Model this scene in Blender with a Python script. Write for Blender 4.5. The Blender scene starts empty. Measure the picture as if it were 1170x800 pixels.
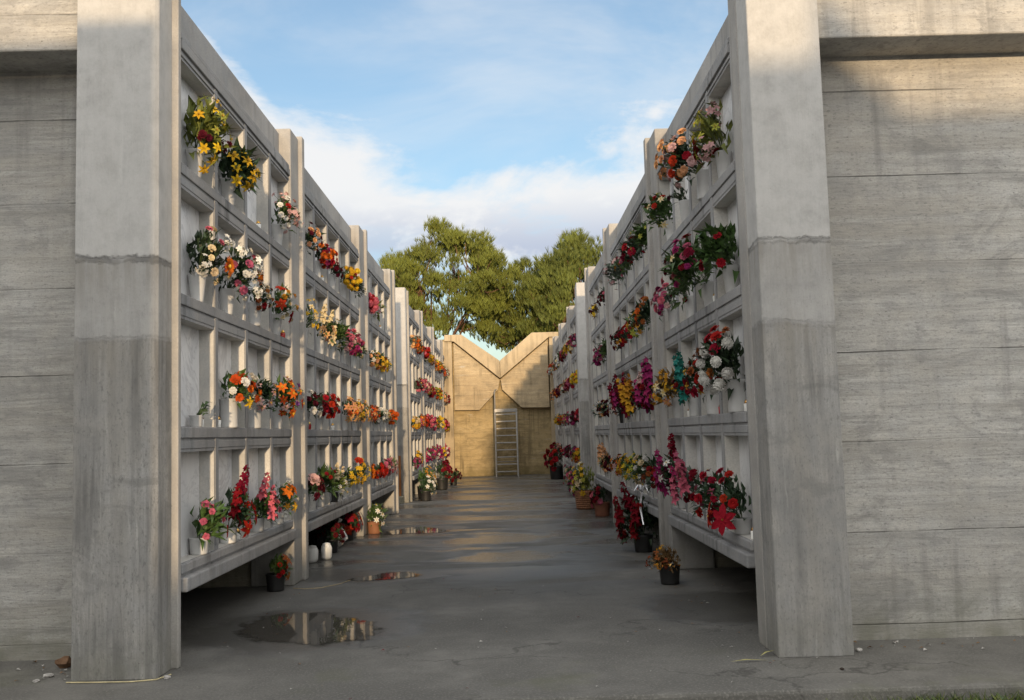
import bpy, bmesh, math, random
from mathutils import Vector, Matrix
import numpy as np

scn = bpy.context.scene
COL = scn.collection
PI = math.pi

# ------------------------------------------------------------------ helpers
def sgn(o, label=None, cat=None, group=None, kind=None):
    if label: o['label'] = label
    if cat: o['category'] = cat
    if group: o['group'] = group
    if kind: o['kind'] = kind
    return o

def empty(name, loc, label, cat, group=None):
    o = bpy.data.objects.new(name, None)
    o.empty_display_size = .1
    o.location = loc
    COL.objects.link(o)
    return sgn(o, label, cat, group)

class MB:
    """collects boxes, prisms, tubes, lathes and leaf blades; build() links ONE mesh object"""
    def __init__(s): s.v = []; s.f = []; s.m = []
    def add(s, vs, fs, mi=0):
        n = len(s.v); s.v.extend(vs)
        s.f.extend([tuple(i + n for i in q) for q in fs]); s.m.extend([mi] * len(fs))
    def box(s, x0, x1, y0, y1, z0, z1, mi=0):
        if x0 > x1: x0, x1 = x1, x0
        if y0 > y1: y0, y1 = y1, y0
        s.add([(x0,y0,z0),(x1,y0,z0),(x1,y1,z0),(x0,y1,z0),(x0,y0,z1),(x1,y0,z1),(x1,y1,z1),(x0,y1,z1)],
              [(0,3,2,1),(4,5,6,7),(0,1,5,4),(1,2,6,5),(2,3,7,6),(3,0,4,7)], mi)
    def prism_y(s, poly, y0, y1, mi=0):        # polygon in (x,z), counter-clockwise seen from -Y
        n = len(poly)
        vs = [(x,y0,z) for x,z in poly] + [(x,y1,z) for x,z in poly]
        fs = [tuple(range(n)), tuple(range(2*n-1, n-1, -1))]
        for i in range(n):
            j = (i+1) % n
            fs.append((i, i+n, j+n, j))
        s.add(vs, fs, mi)
    def prism_z(s, poly, z0, z1, mi=0):
        n = len(poly)
        vs = [(x,y,z0) for x,y in poly] + [(x,y,z1) for x,y in poly]
        fs = [tuple(range(n-1,-1,-1)), tuple(range(n, 2*n))]
        for i in range(n):
            j = (i+1) % n
            fs.append((i, j, j+n, i+n))
        s.add(vs, fs, mi)
    def lathe(s, prof, n=16, c=(0,0,0), mi=0, cap0=True, cap1=False):
        vs = []; fs = []
        for r, z in prof:
            for k in range(n):
                a = 2*PI*k/n
                vs.append((c[0]+r*math.cos(a), c[1]+r*math.sin(a), c[2]+z))
        for i in range(len(prof)-1):
            for k in range(n):
                k2 = (k+1) % n
                fs.append((i*n+k, i*n+k2, (i+1)*n+k2, (i+1)*n+k))
        if cap0: fs.append(tuple(range(n-1,-1,-1)))
        if cap1: fs.append(tuple((len(prof)-1)*n+k for k in range(n)))
        s.add(vs, fs, mi)
    def tube(s, pts, radii, n=7, mi=0):
        pts = [Vector(p) for p in pts]
        if not isinstance(radii, (list, tuple)): radii = [radii]*len(pts)
        vs = []; fs = []
        for i, p in enumerate(pts):
            d = (pts[min(i+1,len(pts)-1)] - pts[max(i-1,0)])
            if d.length < 1e-9: d = Vector((0,0,1))
            d.normalize()
            a = d.orthogonal().normalized() if abs(d.z) > .9 else d.cross(Vector((0,0,1))).normalized()
            b = d.cross(a)
            for k in range(n):
                t = 2*PI*k/n
                vs.append(tuple(p + (a*math.cos(t)+b*math.sin(t))*radii[i]))
        for i in range(len(pts)-1):
            for k in range(n):
                k2 = (k+1) % n
                fs.append((i*n+k, i*n+k2, (i+1)*n+k2, (i+1)*n+k))
        fs.append(tuple(range(n-1,-1,-1))); fs.append(tuple((len(pts)-1)*n+k for k in range(n)))
        s.add(vs, fs, mi)
    def leaf(s, p, d, up, L, W, mi=0, bend=.25):
        """a lanceolate blade folded along its midrib"""
        p = Vector(p); d = Vector(d).normalized(); up = Vector(up)
        sd = d.cross(up)
        if sd.length < 1e-4: sd = d.orthogonal()
        sd.normalize(); nn = sd.cross(d).normalized()
        a = p; b = p + d*L*.42 + nn*L*bend*.35; c = p + d*L - nn*L*bend*.35
        l = p + d*L*.4 + sd*W*.5 + nn*(L*bend*.35+W*.18); r = p + d*L*.4 - sd*W*.5 + nn*(L*bend*.35+W*.18)
        s.add([tuple(a),tuple(l),tuple(c),tuple(b),tuple(r)], [(0,3,2,1),(0,4,2,3)], mi)
    def mesh(s, name, mats):
        me = bpy.data.meshes.new(name)
        me.from_pydata([tuple(q) for q in s.v], [], s.f)
        for m in (mats if isinstance(mats, (list,tuple)) else [mats]): me.materials.append(m)
        if any(s.m): me.polygons.foreach_set('material_index', s.m)
        me.update()
        return me
    def build(s, name, mats, parent=None, smooth=False, bevel=0, loc=None, normals=False):
        me = s.mesh(name, mats)
        if normals:
            bm = bmesh.new(); bm.from_mesh(me)
            bmesh.ops.recalc_face_normals(bm, faces=bm.faces); bm.to_mesh(me); bm.free()
        if smooth: me.polygons.foreach_set('use_smooth', [True]*len(me.polygons))
        return link(name, me, parent, bevel, loc)

def link(name, me, parent=None, bevel=0, loc=None):
    o = bpy.data.objects.new(name, me)
    COL.objects.link(o)
    if parent: o.parent = parent
    if loc is not None: o.location = loc
    if bevel:
        b = o.modifiers.new('edge', 'BEVEL'); b.width = bevel; b.segments = 2; b.limit_method = 'ANGLE'; b.angle_limit = math.radians(40)
    return o

# ------------------------------------------------------------------ materials
class NT:
    def __init__(s, tree): s.t = tree
    def n(s, typ, **kw):
        nd = s.t.nodes.new(typ)
        for k, v in kw.items():
            if k.startswith('i_'):
                key = k[2:]
                nd.inputs[int(key) if key.isdigit() else key].default_value = v
            else: setattr(nd, k, v)
        return nd
    def l(s, a, b): s.t.links.new(a, b)
    def math(s, op, a, b=None, c=None, clamp=False):
        nd = s.n('ShaderNodeMath', operation=op, use_clamp=clamp)
        for i, x in enumerate((a, b, c)):
            if x is None: continue
            if isinstance(x, (int, float)): nd.inputs[i].default_value = x
            else: s.l(x, nd.inputs[i])
        return nd.outputs[0]
    def mix(s, fac, a, b, mode='MIX'):
        nd = s.n('ShaderNodeMix', data_type='RGBA', blend_type=mode, clamp_factor=True)
        for i, x in ((0, fac), (6, a), (7, b)):
            if isinstance(x, (int, float)): nd.inputs[i].default_value = x
            elif isinstance(x, tuple): nd.inputs[i].default_value = (*x, 1) if len(x) == 3 else x
            else: s.l(x, nd.inputs[i])
        return nd.outputs[2]
    def noise(s, vec, scale, detail=4, rough=.55, sc=None, dist=0):
        if sc:
            mp = s.n('ShaderNodeMapping'); mp.inputs['Scale'].default_value = sc; s.l(vec, mp.inputs[0]); vec = mp.outputs[0]
        nd = s.n('ShaderNodeTexNoise'); nd.inputs['Scale'].default_value = scale; nd.inputs['Detail'].default_value = detail
        nd.inputs['Roughness'].default_value = rough; nd.inputs['Distortion'].default_value = dist
        s.l(vec, nd.inputs['Vector']); return nd.outputs['Fac']
    def ramp(s, x, a, b, lo=0., hi=1., smooth=True):
        nd = s.n('ShaderNodeMapRange', interpolation_type='SMOOTHSTEP' if smooth else 'LINEAR')
        s.l(x, nd.inputs[0])
        for i, v in ((1,a),(2,b),(3,lo),(4,hi)): nd.inputs[i].default_value = v
        return nd.outputs[0]

def newmat(name):
    m = bpy.data.materials.new(name); m.use_nodes = True
    t = NT(m.node_tree); bs = m.node_tree.nodes['Principled BSDF']
    return m, t, bs

def pos(t): return t.n('ShaderNodeNewGeometry').outputs['Position']

def concrete(name, base, boards=None, pour=None, split=None, stain=.5, dirt_foot=.5, warm=(1.06,1.0,.9), edge=None, rough=.88):
    """board-marked concrete. boards 'h'/'v'; pour = (first joint height, pitch); split = (heights where a new casting starts, tint)"""
    m, t, bs = newmat(name)
    P = pos(t); sep = t.n('ShaderNodeSeparateXYZ'); t.l(P, sep.inputs[0]); Z = sep.outputs[2]
    big = t.noise(P, .9, 5, .6); mid = t.noise(P, 6, 5, .6); fine = t.noise(P, 70, 3, .6)
    col = t.mix(t.ramp(big, .3, .7), tuple(c*.70 for c in base), tuple(c*1.18 for c in base))
    col = t.mix(t.ramp(mid, .3, .75, 0, .4), col, tuple(base[i]*warm[i]*1.22 for i in range(3)))
    col = t.mix(t.ramp(fine, .3, .7, .0, .35), col, tuple(c*.62 for c in base))
    h = t.math('MULTIPLY', fine, .35)
    if boards:
        sc = (1.6,1.6,20) if boards == 'h' else (20,20,1.4)
        gr = t.noise(P, 1., 8, .74, sc=sc, dist=.4); patch = t.ramp(t.noise(P, 1.2, 4, .6), .35, .65, .35, 1.)
        sc2 = (.35,.35,7) if boards == 'h' else (8,8,.35)
        gr2 = t.noise(P, 1., 3, .5, sc=sc2)
        col = t.mix(t.math('MULTIPLY', t.ramp(gr, .36, .60, .72, 0), patch), col, tuple(c*.52 for c in base))
        col = t.mix(t.math('MULTIPLY', t.ramp(gr, .55, .8, 0, .5), patch), col, tuple(c*1.3 for c in base))
        col = t.mix(t.ramp(gr2, .4, .7, 0, .38), col, tuple(base[i]*warm[i]*.72 for i in range(3)))
        h = t.math('ADD', h, t.math('MULTIPLY', gr, 1.2))
        h = t.math('ADD', h, t.math('MULTIPLY', gr2, 1.4))
        ef = t.noise(P, 1., 5, .6, sc=(1.1,1.1,13) if boards == 'h' else (13,13,1.0), dist=.5)
        col = t.mix(t.math('MULTIPLY', t.ramp(ef, .60, .72, 0, .5), t.ramp(t.noise(P, 1.6, 3), .45, .6)), col, (.56,.55,.51))
        blot = t.noise(P, 2.2, 6, .7, sc=(1,1,1.6), dist=.8)
        col = t.mix(t.ramp(blot, .50 if stain < .9 else .40, .66 if stain < .9 else .72, 0, .55 if stain < .9 else .8), col, tuple(c*(.50 if stain < .9 else .42) for c in base))
        speck = t.noise(P, 26, 4, .7, sc=(1,1,2.5) if boards == 'h' else (2.5,2.5,1))
        col = t.mix(t.ramp(speck, .52, .70, 0, .7), col, tuple(c*.42 for c in base))
    # rain streaks running down
    st = t.noise(P, 1., 4, .6, sc=(9,9,.45))
    st2 = t.noise(P, 1.1, 3, .5)
    smask = t.math('MULTIPLY', t.ramp(st, .47, .68), t.ramp(st2, .38, .62))
    col = t.mix(t.math('MULTIPLY', smask, stain), col, tuple(c*.36 for c in base))
    # blow holes
    vo = t.n('ShaderNodeTexVoronoi'); vo.inputs['Scale'].default_value = 15; vo.inputs['Randomness'].default_value = 1; t.l(P, vo.inputs['Vector'])
    pit = t.math('MULTIPLY', t.ramp(t.math('ADD', vo.outputs['Distance'], t.math('MULTIPLY', mid, .12)), .09, .16, 1, 0), t.ramp(t.noise(P, 3.3, 4, .7), .5, .62))
    col = t.mix(t.math('MULTIPLY', pit, .7), col, tuple(c*.3 for c in base))
    h = t.math('SUBTRACT', h, t.math('MULTIPLY', pit, .4))
    if pour:
        z0, pitch = pour
        wv = t.math('MULTIPLY_ADD', t.noise(P, .6, 4, .6), .03, -.015)
        fr = t.math('FRACT', t.math('DIVIDE', t.math('SUBTRACT', t.math('ADD', Z, wv), z0 - 20*pitch), pitch))
        ln = t.ramp(t.math('ABSOLUTE', t.math('SUBTRACT', fr, .5)), .489, .498)
        ln2 = t.ramp(fr, .72, 1.0)
        brk = t.ramp(t.noise(P, 1.1, 5, .65), .4, .62, .08, 1)
        ln = t.math('MULTIPLY', ln, brk)
        col = t.mix(t.math('MULTIPLY', ln, .75), col, tuple(c*.22 for c in base))
        col = t.mix(t.math('MULTIPLY', ln2, t.ramp(t.noise(P, 1.5, 4, sc=(.6,.6,1)), .4, .65, 0, .38)), col, tuple(c*.5 for c in base))
        h = t.math('SUBTRACT', h, t.math('MULTIPLY', ln, 2.5))
    if split:
        for zs, k, js in split:
            wv = t.math('ADD', t.math('MULTIPLY_ADD', t.noise(P, 11, 7, .8), .10, -.05), t.math('MULTIPLY_ADD', t.noise(P, .5, 2), .3, -.15))
            zz = t.math('ADD', Z, wv)
            up = t.ramp(zz, zs-.012, zs+.012)
            lite = t.mix(t.ramp(t.noise(P, 6.5, 7, .75), .3, .68, .34, .66), col, tuple(k*1.08*c for c in base))
            col = t.mix(up, col, lite)
            jn = t.ramp(t.math('ABSOLUTE', t.math('SUBTRACT', zz, zs)), .006, .03, 1, 0)
            col = t.mix(t.math('MULTIPLY', jn, t.ramp(t.noise(P, 5, 3), .35, .65, .12*js, .75*js)), col, tuple(c*.3 for c in base))
            dr = t.math('MULTIPLY', t.ramp(zz, zs-.4, zs-.01), t.math('SUBTRACT', 1., up))
            col = t.mix(t.math('MULTIPLY', dr, t.ramp(t.noise(P, 1, 4, sc=(16,16,1.2)), .4, .65, .1, .6)), col, tuple(base[i]*warm[i]*.62 for i in range(3)))
            h = t.math('SUBTRACT', h, t.math('MULTIPLY', jn, 2.*js))
    # splash dirt and algae close to the ground
    ft = t.math('MULTIPLY', t.ramp(Z, .5, .0), t.ramp(t.noise(P, 4, 4), .3, .7, .25, 1))
    col = t.mix(t.math('MULTIPLY', ft, dirt_foot), col, (base[0]*.42, base[1]*.42, base[2]*.34))
    t.l(col, bs.inputs['Base Color'])
    bs.inputs['Roughness'].default_value = rough
    bs.inputs['Specular IOR Level'].default_value = .25
    bp = t.n('ShaderNodeBump'); bp.inputs['Strength'].default_value = .7; bp.inputs['Distance'].default_value = .008
    t.l(h, bp.inputs['Height']); t.l(bp.outputs[0], bs.inputs['Normal'])
    return m

GREY = (.36,.345,.315)
M = {}
M['side_wall'] = concrete('board marked concrete', (.45,.44,.415), 'h', (.73,.625), stain=.5, dirt_foot=.8)
M['pilaster'] = concrete('pilaster concrete', (.335,.33,.318), 'v', None, split=((2.14,1.12,.3),(2.66,1.42,1.)), stain=.85, dirt_foot=.5)
M['pillar'] = concrete('pillar concrete', (.36,.35,.335), None, None, stain=.45, dirt_foot=.5)
M['frame'] = concrete('niche frame concrete', (.29,.292,.297), None, None, stain=.8, dirt_foot=.2)
M['liner'] = concrete('pale niche lining', (.51,.50,.475), None, None, stain=.3, dirt_foot=0)
M['parapet'] = concrete('parapet concrete', (.34,.335,.33), None, None, stain=.5, dirt_foot=0)
M['under'] = concrete('shade darkened understructure concrete', (.10,.09,.078), 'h', None, stain=.6)  # concrete tone darkened to paint the deep shade below the ledges
M['support'] = concrete('support concrete', (.36,.33,.26), 'h', None, stain=.5, dirt_foot=.5)
M['endpanel'] = concrete('ochre panel concrete', (.47,.375,.24), 'h', (.4,.36), stain=.55)
M['endlow'] = concrete('stained ochre concrete', (.45,.35,.19), 'h', (.30,.42), stain=.95, dirt_foot=.95)
M['coping'] = concrete('coping concrete', (.42,.34,.225), None, None, stain=.6)

def simple(name, col, rough=.5, var=.12, scale=8, bump=0, metal=0, spec=.5, trans=None):
    m, t, bs = newmat(name)
    P = t.n('ShaderNodeTexCoord').outputs['Object']
    oi = t.n('ShaderNodeObjectInfo').outputs['Random']
    nz = t.noise(P, scale, 4)
    c = t.mix(t.ramp(nz, .25, .75), tuple(x*(1-var) for x in col), tuple(min(1, x*(1+var)) for x in col))
    hs = t.n('ShaderNodeHueSaturation'); t.l(c, hs.inputs['Color'])
    t.l(t.math('MULTIPLY_ADD', oi, .024, .488), hs.inputs['Hue']); t.l(t.math('MULTIPLY_ADD', oi, .4, .8), hs.inputs['Value'])
    t.l(hs.outputs[0], bs.inputs['Base Color'])
    bs.inputs['Roughness'].default_value = rough; bs.inputs['Metallic'].default_value = metal
    bs.inputs['Specular IOR Level'].default_value = spec
    if trans:
        bs.inputs['Subsurface Weight'].default_value = 0
    if bump:
        bp = t.n('ShaderNodeBump'); bp.inputs['Strength'].default_value = bump; bp.inputs['Distance'].default_value = .01
        t.l(nz, bp.inputs['Height']); t.l(bp.outputs[0], bs.inputs['Normal'])
    return m

FC = dict(red=(.40,.010,.012), crimson=(.22,.006,.016), burgundy=(.10,.006,.016), pink=(.60,.13,.20), palepink=(.70,.42,.40), magenta=(.38,.03,.14),
          orange=(.68,.12,.015), peach=(.82,.42,.20), yellow=(.82,.52,.03), cream=(.82,.66,.40), white=(.82,.80,.74), lime=(.45,.47,.08),
          purple=(.20,.07,.30), teal=(.03,.22,.18), gold=(.70,.34,.03), rust=(.36,.10,.03))
FM = {k: simple(k+' petals', tuple(q*.64 for q in v), .8, .25, 30, spec=.12) for k, v in FC.items()}
LM = {'dark': simple('dark leaves', (.022,.045,.018), .5, .35, 14, spec=.35), 'green': simple('green leaves', (.045,.085,.02), .5, .35, 14, spec=.35),
      'lime': simple('lime leaves', (.13,.16,.03), .5, .3, 14, spec=.35), 'grey': simple('grey green leaves', (.09,.115,.085), .6, .3, 14, spec=.3),
      'dry': simple('dry leaves', (.16,.10,.04), .7, .3, 14, spec=.2)}
PM = {'white': simple('white glazed vase', (.50,.50,.49), .35, .1, 5), 'grey': simple('grey stone vase', (.42,.42,.43), .4, .15, 9),
      'dark': simple('black plastic pot', (.018,.018,.018), .45, .2, 9), 'terracotta': simple('terracotta pot', (.22,.09,.045), .8, .2, 12),
      'cream': simple('cream pot', (.62,.54,.40), .5, .1, 6), 'bronze': simple('bronze vase', (.20,.12,.06), .45, .2, 9, metal=.7)}
M['yellow_centre'] = simple('flower centre', (.55,.35,.04), .7, .2, 30)
M['stem'] = simple('stem', (.05,.08,.025), .6, .2, 14)
M['soil'] = simple('potting soil', (.03,.02,.014), .95, .3, 40)
M['candle'] = simple('white candle', (.75,.74,.70), .4, .05, 5)
M['candle_red'] = simple('red votive glass', (.40,.02,.02), .2, .1, 5)
M['ribbon'] = simple('silver ribbon', (.72,.72,.74), .25, .1, 9, metal=.6)
M['goldfoil'] = simple('gold foil', (.75,.42,.12), .25, .2, 20, metal=.8)
M['alu'] = simple('aluminium', (.30,.29,.27), .45, .08, 9, metal=.3)
M['rust'] = simple('rusty copper', (.28,.085,.025), .55, .35, 6, bump=.3, metal=.3)
M['wicker'] = simple('wicker', (.25,.12,.05), .8, .4, 40, bump=.6)
M['cord'] = simple('pale cord', (.46,.38,.22), .8, .2, 20)
M['straw'] = simple('straw', (.34,.31,.12), .7, .2, 20)
M['stone'] = simple('pale pebble', (.42,.40,.37), .9, .3, 30, bump=.5)
M['dryleaf'] = simple('fallen leaf', (.19,.11,.05), .8, .3, 20)
M['bark'] = simple('pine bark', (.15,.078,.04), .9, .45, 5, bump=.8)

def marble():
    m, t, bs = newmat('pale grey marble')
    P = pos(t)
    a = t.noise(P, 1.6, 6, .6, sc=(1,1,.6), dist=1.2)
    col = t.mix(t.ramp(a, .35, .65), (.66,.67,.69), (.80,.80,.80))
    v = t.ramp(t.math('ABSOLUTE', t.math('SUBTRACT', t.noise(P, 2.2, 6, .62, dist=1.5), .5)), .0, .035, .5, 0)
    col = t.mix(v, col, (.38,.38,.40))
    r = t.n('ShaderNodeObjectInfo').outputs['Random']
    col = t.mix(t.ramp(r, .3, 1, 0, .5), col, (.50,.49,.48))
    t.l(col, bs.inputs['Base Color']); bs.inputs['Roughness'].default_value = .32
    return m
M['marble'] = marble()

def floor_mat():
    m, t, bs = newmat('worn concrete paving')
    P = pos(t)
    sep = t.n('ShaderNodeSeparateXYZ'); t.l(P, sep.inputs[0])
    a = t.noise(P, .55, 5, .6); b = t.noise(P, 3.5, 6, .65); c = t.noise(P, 60, 3, .7)
    base = (.142,.136,.122)
    col = t.mix(t.ramp(a, .3, .7), tuple(x*.66 for x in base), tuple(x*1.3 for x in base))
    col = t.mix(t.ramp(t.noise(P, 1.7, 6, .7, dist=.5), .42, .62, 0, .6), col, tuple(x*.62 for x in base))
    col = t.mix(t.ramp(b, .35, .7, 0, .65), col, tuple(x*.66 for x in base))
    col = t.mix(t.ramp(c, .45, .75, 0, .6), col, tuple(x*1.9 for x in base))
    wet = t.noise(P, .8, 4, .55, sc=(.5,1.1,1), dist=.6)
    inside = t.ramp(sep.outputs[1], 8., 12.)
    wm = t.math('MULTIPLY', t.ramp(wet, .38, .56), inside)
    col = t.mix(t.math('MULTIPLY', wm, .55), col, tuple(x*.45 for x in base))
    for ex, ey, ra, rb in ((-1.62,7.9,1.0,.95),(-1.45,15.7,.85,.9),(-1.35,10.65,.75,.5),(.55,12.45,.8,.55),(1.7,8.3,.7,.8),(1.0,15.5,.9,.8)):
        dx = t.math('DIVIDE', t.math('SUBTRACT', sep.outputs[0], ex), ra); dy = t.math('DIVIDE', t.math('SUBTRACT', sep.outputs[1], ey), rb)
        q = t.math('ADD', t.math('ADD', t.math('MULTIPLY', dx, dx), t.math('MULTIPLY', dy, dy)), t.math('MULTIPLY_ADD', t.noise(P, 2.4, 5, .65), 1.6, -.8))
        em = t.ramp(q, .55, 1.25, 1, 0)
        col = t.mix(t.math('MULTIPLY', em, .5), col, tuple(x*.42 for x in base)); wm = t.math('MAXIMUM', wm, t.math('MULTIPLY', em, .8))
    # fine cracks
    vo = t.n('ShaderNodeTexVoronoi', feature='DISTANCE_TO_EDGE'); vo.inputs['Scale'].default_value = .42
    wp = t.n('ShaderNodeVectorMath', operation='ADD'); t.l(P, wp.inputs[0])
    nz = t.n('ShaderNodeTexNoise'); nz.inputs['Scale'].default_value = 2.5; nz.inputs['Detail'].default_value = 5; t.l(P, nz.inputs['Vector'])
    t.l(nz.outputs['Color'], wp.inputs[1]); t.l(wp.outputs[0], vo.inputs['Vector'])
    cr = t.math('MULTIPLY', t.ramp(vo.outputs['Distance'], .0, .010, 1, 0), t.ramp(t.noise(P, .7, 2), .46, .56))
    col = t.mix(t.math('MULTIPLY', cr, .6), col, (.04,.037,.033))
    mo = t.math('MULTIPLY', t.ramp(t.noise(P, 1.3, 4), .55, .7, 0, .35), t.ramp(sep.outputs[1], 7.2, 5.9))
    col = t.mix(mo, col, (.10,.105,.05))
    t.l(col, bs.inputs['Base Color'])
    t.l(t.math('SUBTRACT', t.ramp(c, .3, .7, .78, .92), t.math('MULTIPLY', wm, .60)), bs.inputs['Roughness'])
    bs.inputs['Specular IOR Level'].default_value = .4
    bp = t.n('ShaderNodeBump'); bp.inputs['Strength'].default_value = .8; bp.inputs['Distance'].default_value = .012
    hh = t.math('ADD', t.math('MULTIPLY', b, 1.), t.math('MULTIPLY', c, .4))
    t.l(t.math('MULTIPLY', hh, t.math('SUBTRACT', 1., t.math('MULTIPLY', wm, .7))), bp.inputs['Height']); t.l(bp.outputs[0], bs.inputs['Normal'])
    return m
M['floor'] = floor_mat()

def gravel_mat():
    m, t, bs = newmat('grey gravel')
    P = pos(t)
    vo = t.n('ShaderNodeTexVoronoi'); vo.inputs['Scale'].default_value = 45; t.l(P, vo.inputs['Vector'])
    sp = t.n('ShaderNodeSeparateColor'); t.l(vo.outputs['Color'], sp.inputs[0])
    col = t.mix(sp.outputs[0], (.10,.095,.085), (.30,.28,.25))
    col = t.mix(t.ramp(t.noise(P, .8, 4), .45, .7, 0, .5), col, (.07,.075,.04))
    t.l(col, bs.inputs['Base Color']); bs.inputs['Roughness'].default_value = .95
    bp = t.n('ShaderNodeBump'); bp.inputs['Distance'].default_value = .015
    t.l(t.math('SUBTRACT', 1., vo.outputs['Distance']), bp.inputs['Height']); t.l(bp.outputs[0], bs.inputs['Normal'])
    return m
M['gravel'] = gravel_mat()

def water_mat():
    m, t, bs = newmat('shallow rain water')
    P = pos(t)
    t.l(t.mix(t.noise(P, 4, 4), (.05,.046,.04), (.085,.078,.066)), bs.inputs['Base Color'])
    bs.inputs['Roughness'].default_value = .02; bs.inputs['IOR'].default_value = 1.33; bs.inputs['Specular IOR Level'].default_value = .5
    bp = t.n('ShaderNodeBump'); bp.inputs['Strength'].default_value = .06; bp.inputs['Distance'].default_value = .01
    at = t.n('ShaderNodeAttribute', attribute_name='depth').outputs['Fac']
    al = t.math('ADD', at, t.math('MULTIPLY_ADD', t.noise(P, 6, 6, .7), 1.3, -.65))
    t.l(t.ramp(al, .18, .55), bs.inputs['Alpha'])
    t.l(t.noise(P, 5, 2), bp.inputs['Height']); t.l(bp.outputs[0], bs.inputs['Normal'])
    return m
M['water'] = water_mat()

def needle_mat(name, c):
    m, t, bs = newmat(name)
    P = pos(t)
    col = t.mix(t.ramp(t.noise(P, .9, 4), .3, .7), tuple(x*.75 for x in c), tuple(x*1.35 for x in c))
    col = t.mix(t.ramp(t.noise(P, 9, 2), .55, .8, 0, .5), col, (c[0]*2.1, c[1]*1.7, c[2]*1.2))
    t.l(col, bs.inputs['Base Color']); bs.inputs['Roughness'].default_value = .6; bs.inputs['Specular IOR Level'].default_value = .25
    return m

# ------------------------------------------------------------------ camera (36 mm film, fitted from the wall lines)
f_, p_, t_, r_, H_ = 1119.4137, .0856, -.0071, .0286, 1.4746
def ray(x, y):
    u, v = x-585., y-400.
    U = u*math.cos(r_)-v*math.sin(r_); V = u*math.sin(r_)+v*math.cos(r_)
    a, b = f_*math.cos(p_)+V*math.sin(p_), f_*math.sin(p_)-V*math.cos(p_)
    return Vector((U*math.cos(t_)-a*math.sin(t_), U*math.sin(t_)+a*math.cos(t_), b))
fwd = ray(585,400).normalized(); rgt = (ray(586,400)-ray(585,400)).normalized(); upv = (ray(585,399)-ray(585,400)).normalized()
cam = bpy.data.cameras.new('camera'); cam.sensor_width = 36; cam.lens = f_/1170*36; cam.clip_end = 3000; cam.clip_start = .05
camo = bpy.data.objects.new('camera', cam); COL.objects.link(camo)
camo.matrix_world = Matrix(((rgt.x,upv.x,-fwd.x,0),(rgt.y,upv.y,-fwd.y,0),(rgt.z,upv.z,-fwd.z,H_),(0,0,0,1)))
scn.camera = camo

# ------------------------------------------------------------------ light
SUN = Vector((-.07, 1, -.085)).normalized()
sl = bpy.data.lights.new('sun', 'SUN'); sl.energy = 2.0; sl.angle = math.radians(.9); sl.color = (.90,.66,.40)
so = bpy.data.objects.new('sun', sl); COL.objects.link(so); so.rotation_euler = SUN.to_track_quat('-Z','Y').to_euler(); so.location = (3,-20,20)

w = bpy.data.worlds.new('World'); scn.world = w; w.use_nodes = True
t = NT(w.node_tree); bg = w.node_tree.nodes['Background']
sky = t.n('ShaderNodeTexSky', sky_type='NISHITA'); sky.sun_disc = False
sky.sun_elevation = math.asin(-SUN.z); sky.sun_rotation = math.atan2(-SUN.x, -SUN.y)
sky.air_density = 1.0; sky.dust_density = .6; sky.ozone_density = 2.5
D = t.n('ShaderNodeTexCoord').outputs['Generated']
sp = t.n('ShaderNodeSeparateXYZ'); t.l(D, sp.inputs[0])
CLOUD = 2.75
zz = sp.outputs[2]
n1 = t.noise(D, 4.2, 7, .58, sc=(1,1,2.6), dist=.35)
n2 = t.noise(D, 9.0, 6, .6, sc=(1,1,2.2), dist=.3)
n3 = t.noise(D, 2.6, 6, .6, sc=(1,1,2.0), dist=.5)
az = t.math('DIVIDE', sp.outputs[0], t.math('MAXIMUM', sp.outputs[1], .2))
edge = t.math('SUBTRACT', zz, t.math('MULTIPLY', t.math('MULTIPLY', az, az), 1.3))
edge = t.math('ADD', edge, t.math('MULTIPLY_ADD', n1, .18, -.09))
edge = t.math('ADD', edge, t.math('MULTIPLY_ADD', n2, .09, -.045))
bank = t.ramp(edge, .282, .232)
low = t.ramp(t.math('ADD', zz, t.math('MULTIPLY_ADD', n1, .16, -.08)), .13, .21)
bank = t.math('MULTIPLY', bank, t.math('MULTIPLY_ADD', low, .7, .3))
wisp = t.math('MULTIPLY_ADD', t.ramp(n3, .42, .75), .42, .10)
cm = t.math('MAXIMUM', bank, wisp)
shade = t.math('MULTIPLY', t.ramp(zz, .25, .18), t.ramp(n2, .36, .55))
ccol = t.mix(shade, (.98,.99,1.0), (.58,.65,.80))
cs = t.n('ShaderNodeVectorMath', operation='SCALE'); t.l(ccol, cs.inputs[0]); cs.inputs['Scale'].default_value = CLOUD
skyc = t.n('ShaderNodeVectorMath', operation='MULTIPLY'); t.l(sky.outputs[0], skyc.inputs[0]); skyc.inputs[1].default_value = (1.12,1.0,.94)
# added bright fill in the unseen sky overhead and behind, raising ambient light
rear = t.math('MULTIPLY', t.ramp(sp.outputs[1], .12, -.5), t.ramp(n3, .25, .6, .55, 1.))
rs = t.n('ShaderNodeVectorMath', operation='SCALE'); rs.inputs[0].default_value = (1.0,.983,.95); rs.inputs['Scale'].default_value = 6.4
t.l(t.mix(t.math('MULTIPLY', rear, .9), t.mix(cm, skyc.outputs[0], cs.outputs[0]), rs.outputs[0]), bg.inputs[0])
bg.inputs[1].default_value = .15

scn.view_settings.view_transform = 'Standard'; scn.view_settings.look = 'None'; scn.view_settings.exposure = 1.15; scn.view_settings.gamma = 1
scn.render.engine = 'CYCLES'; scn.cycles.max_bounces = 8; scn.cycles.diffuse_bounces = 4; scn.cycles.use_denoising = True
scn.cycles.sample_clamp_indirect = 8

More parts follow.
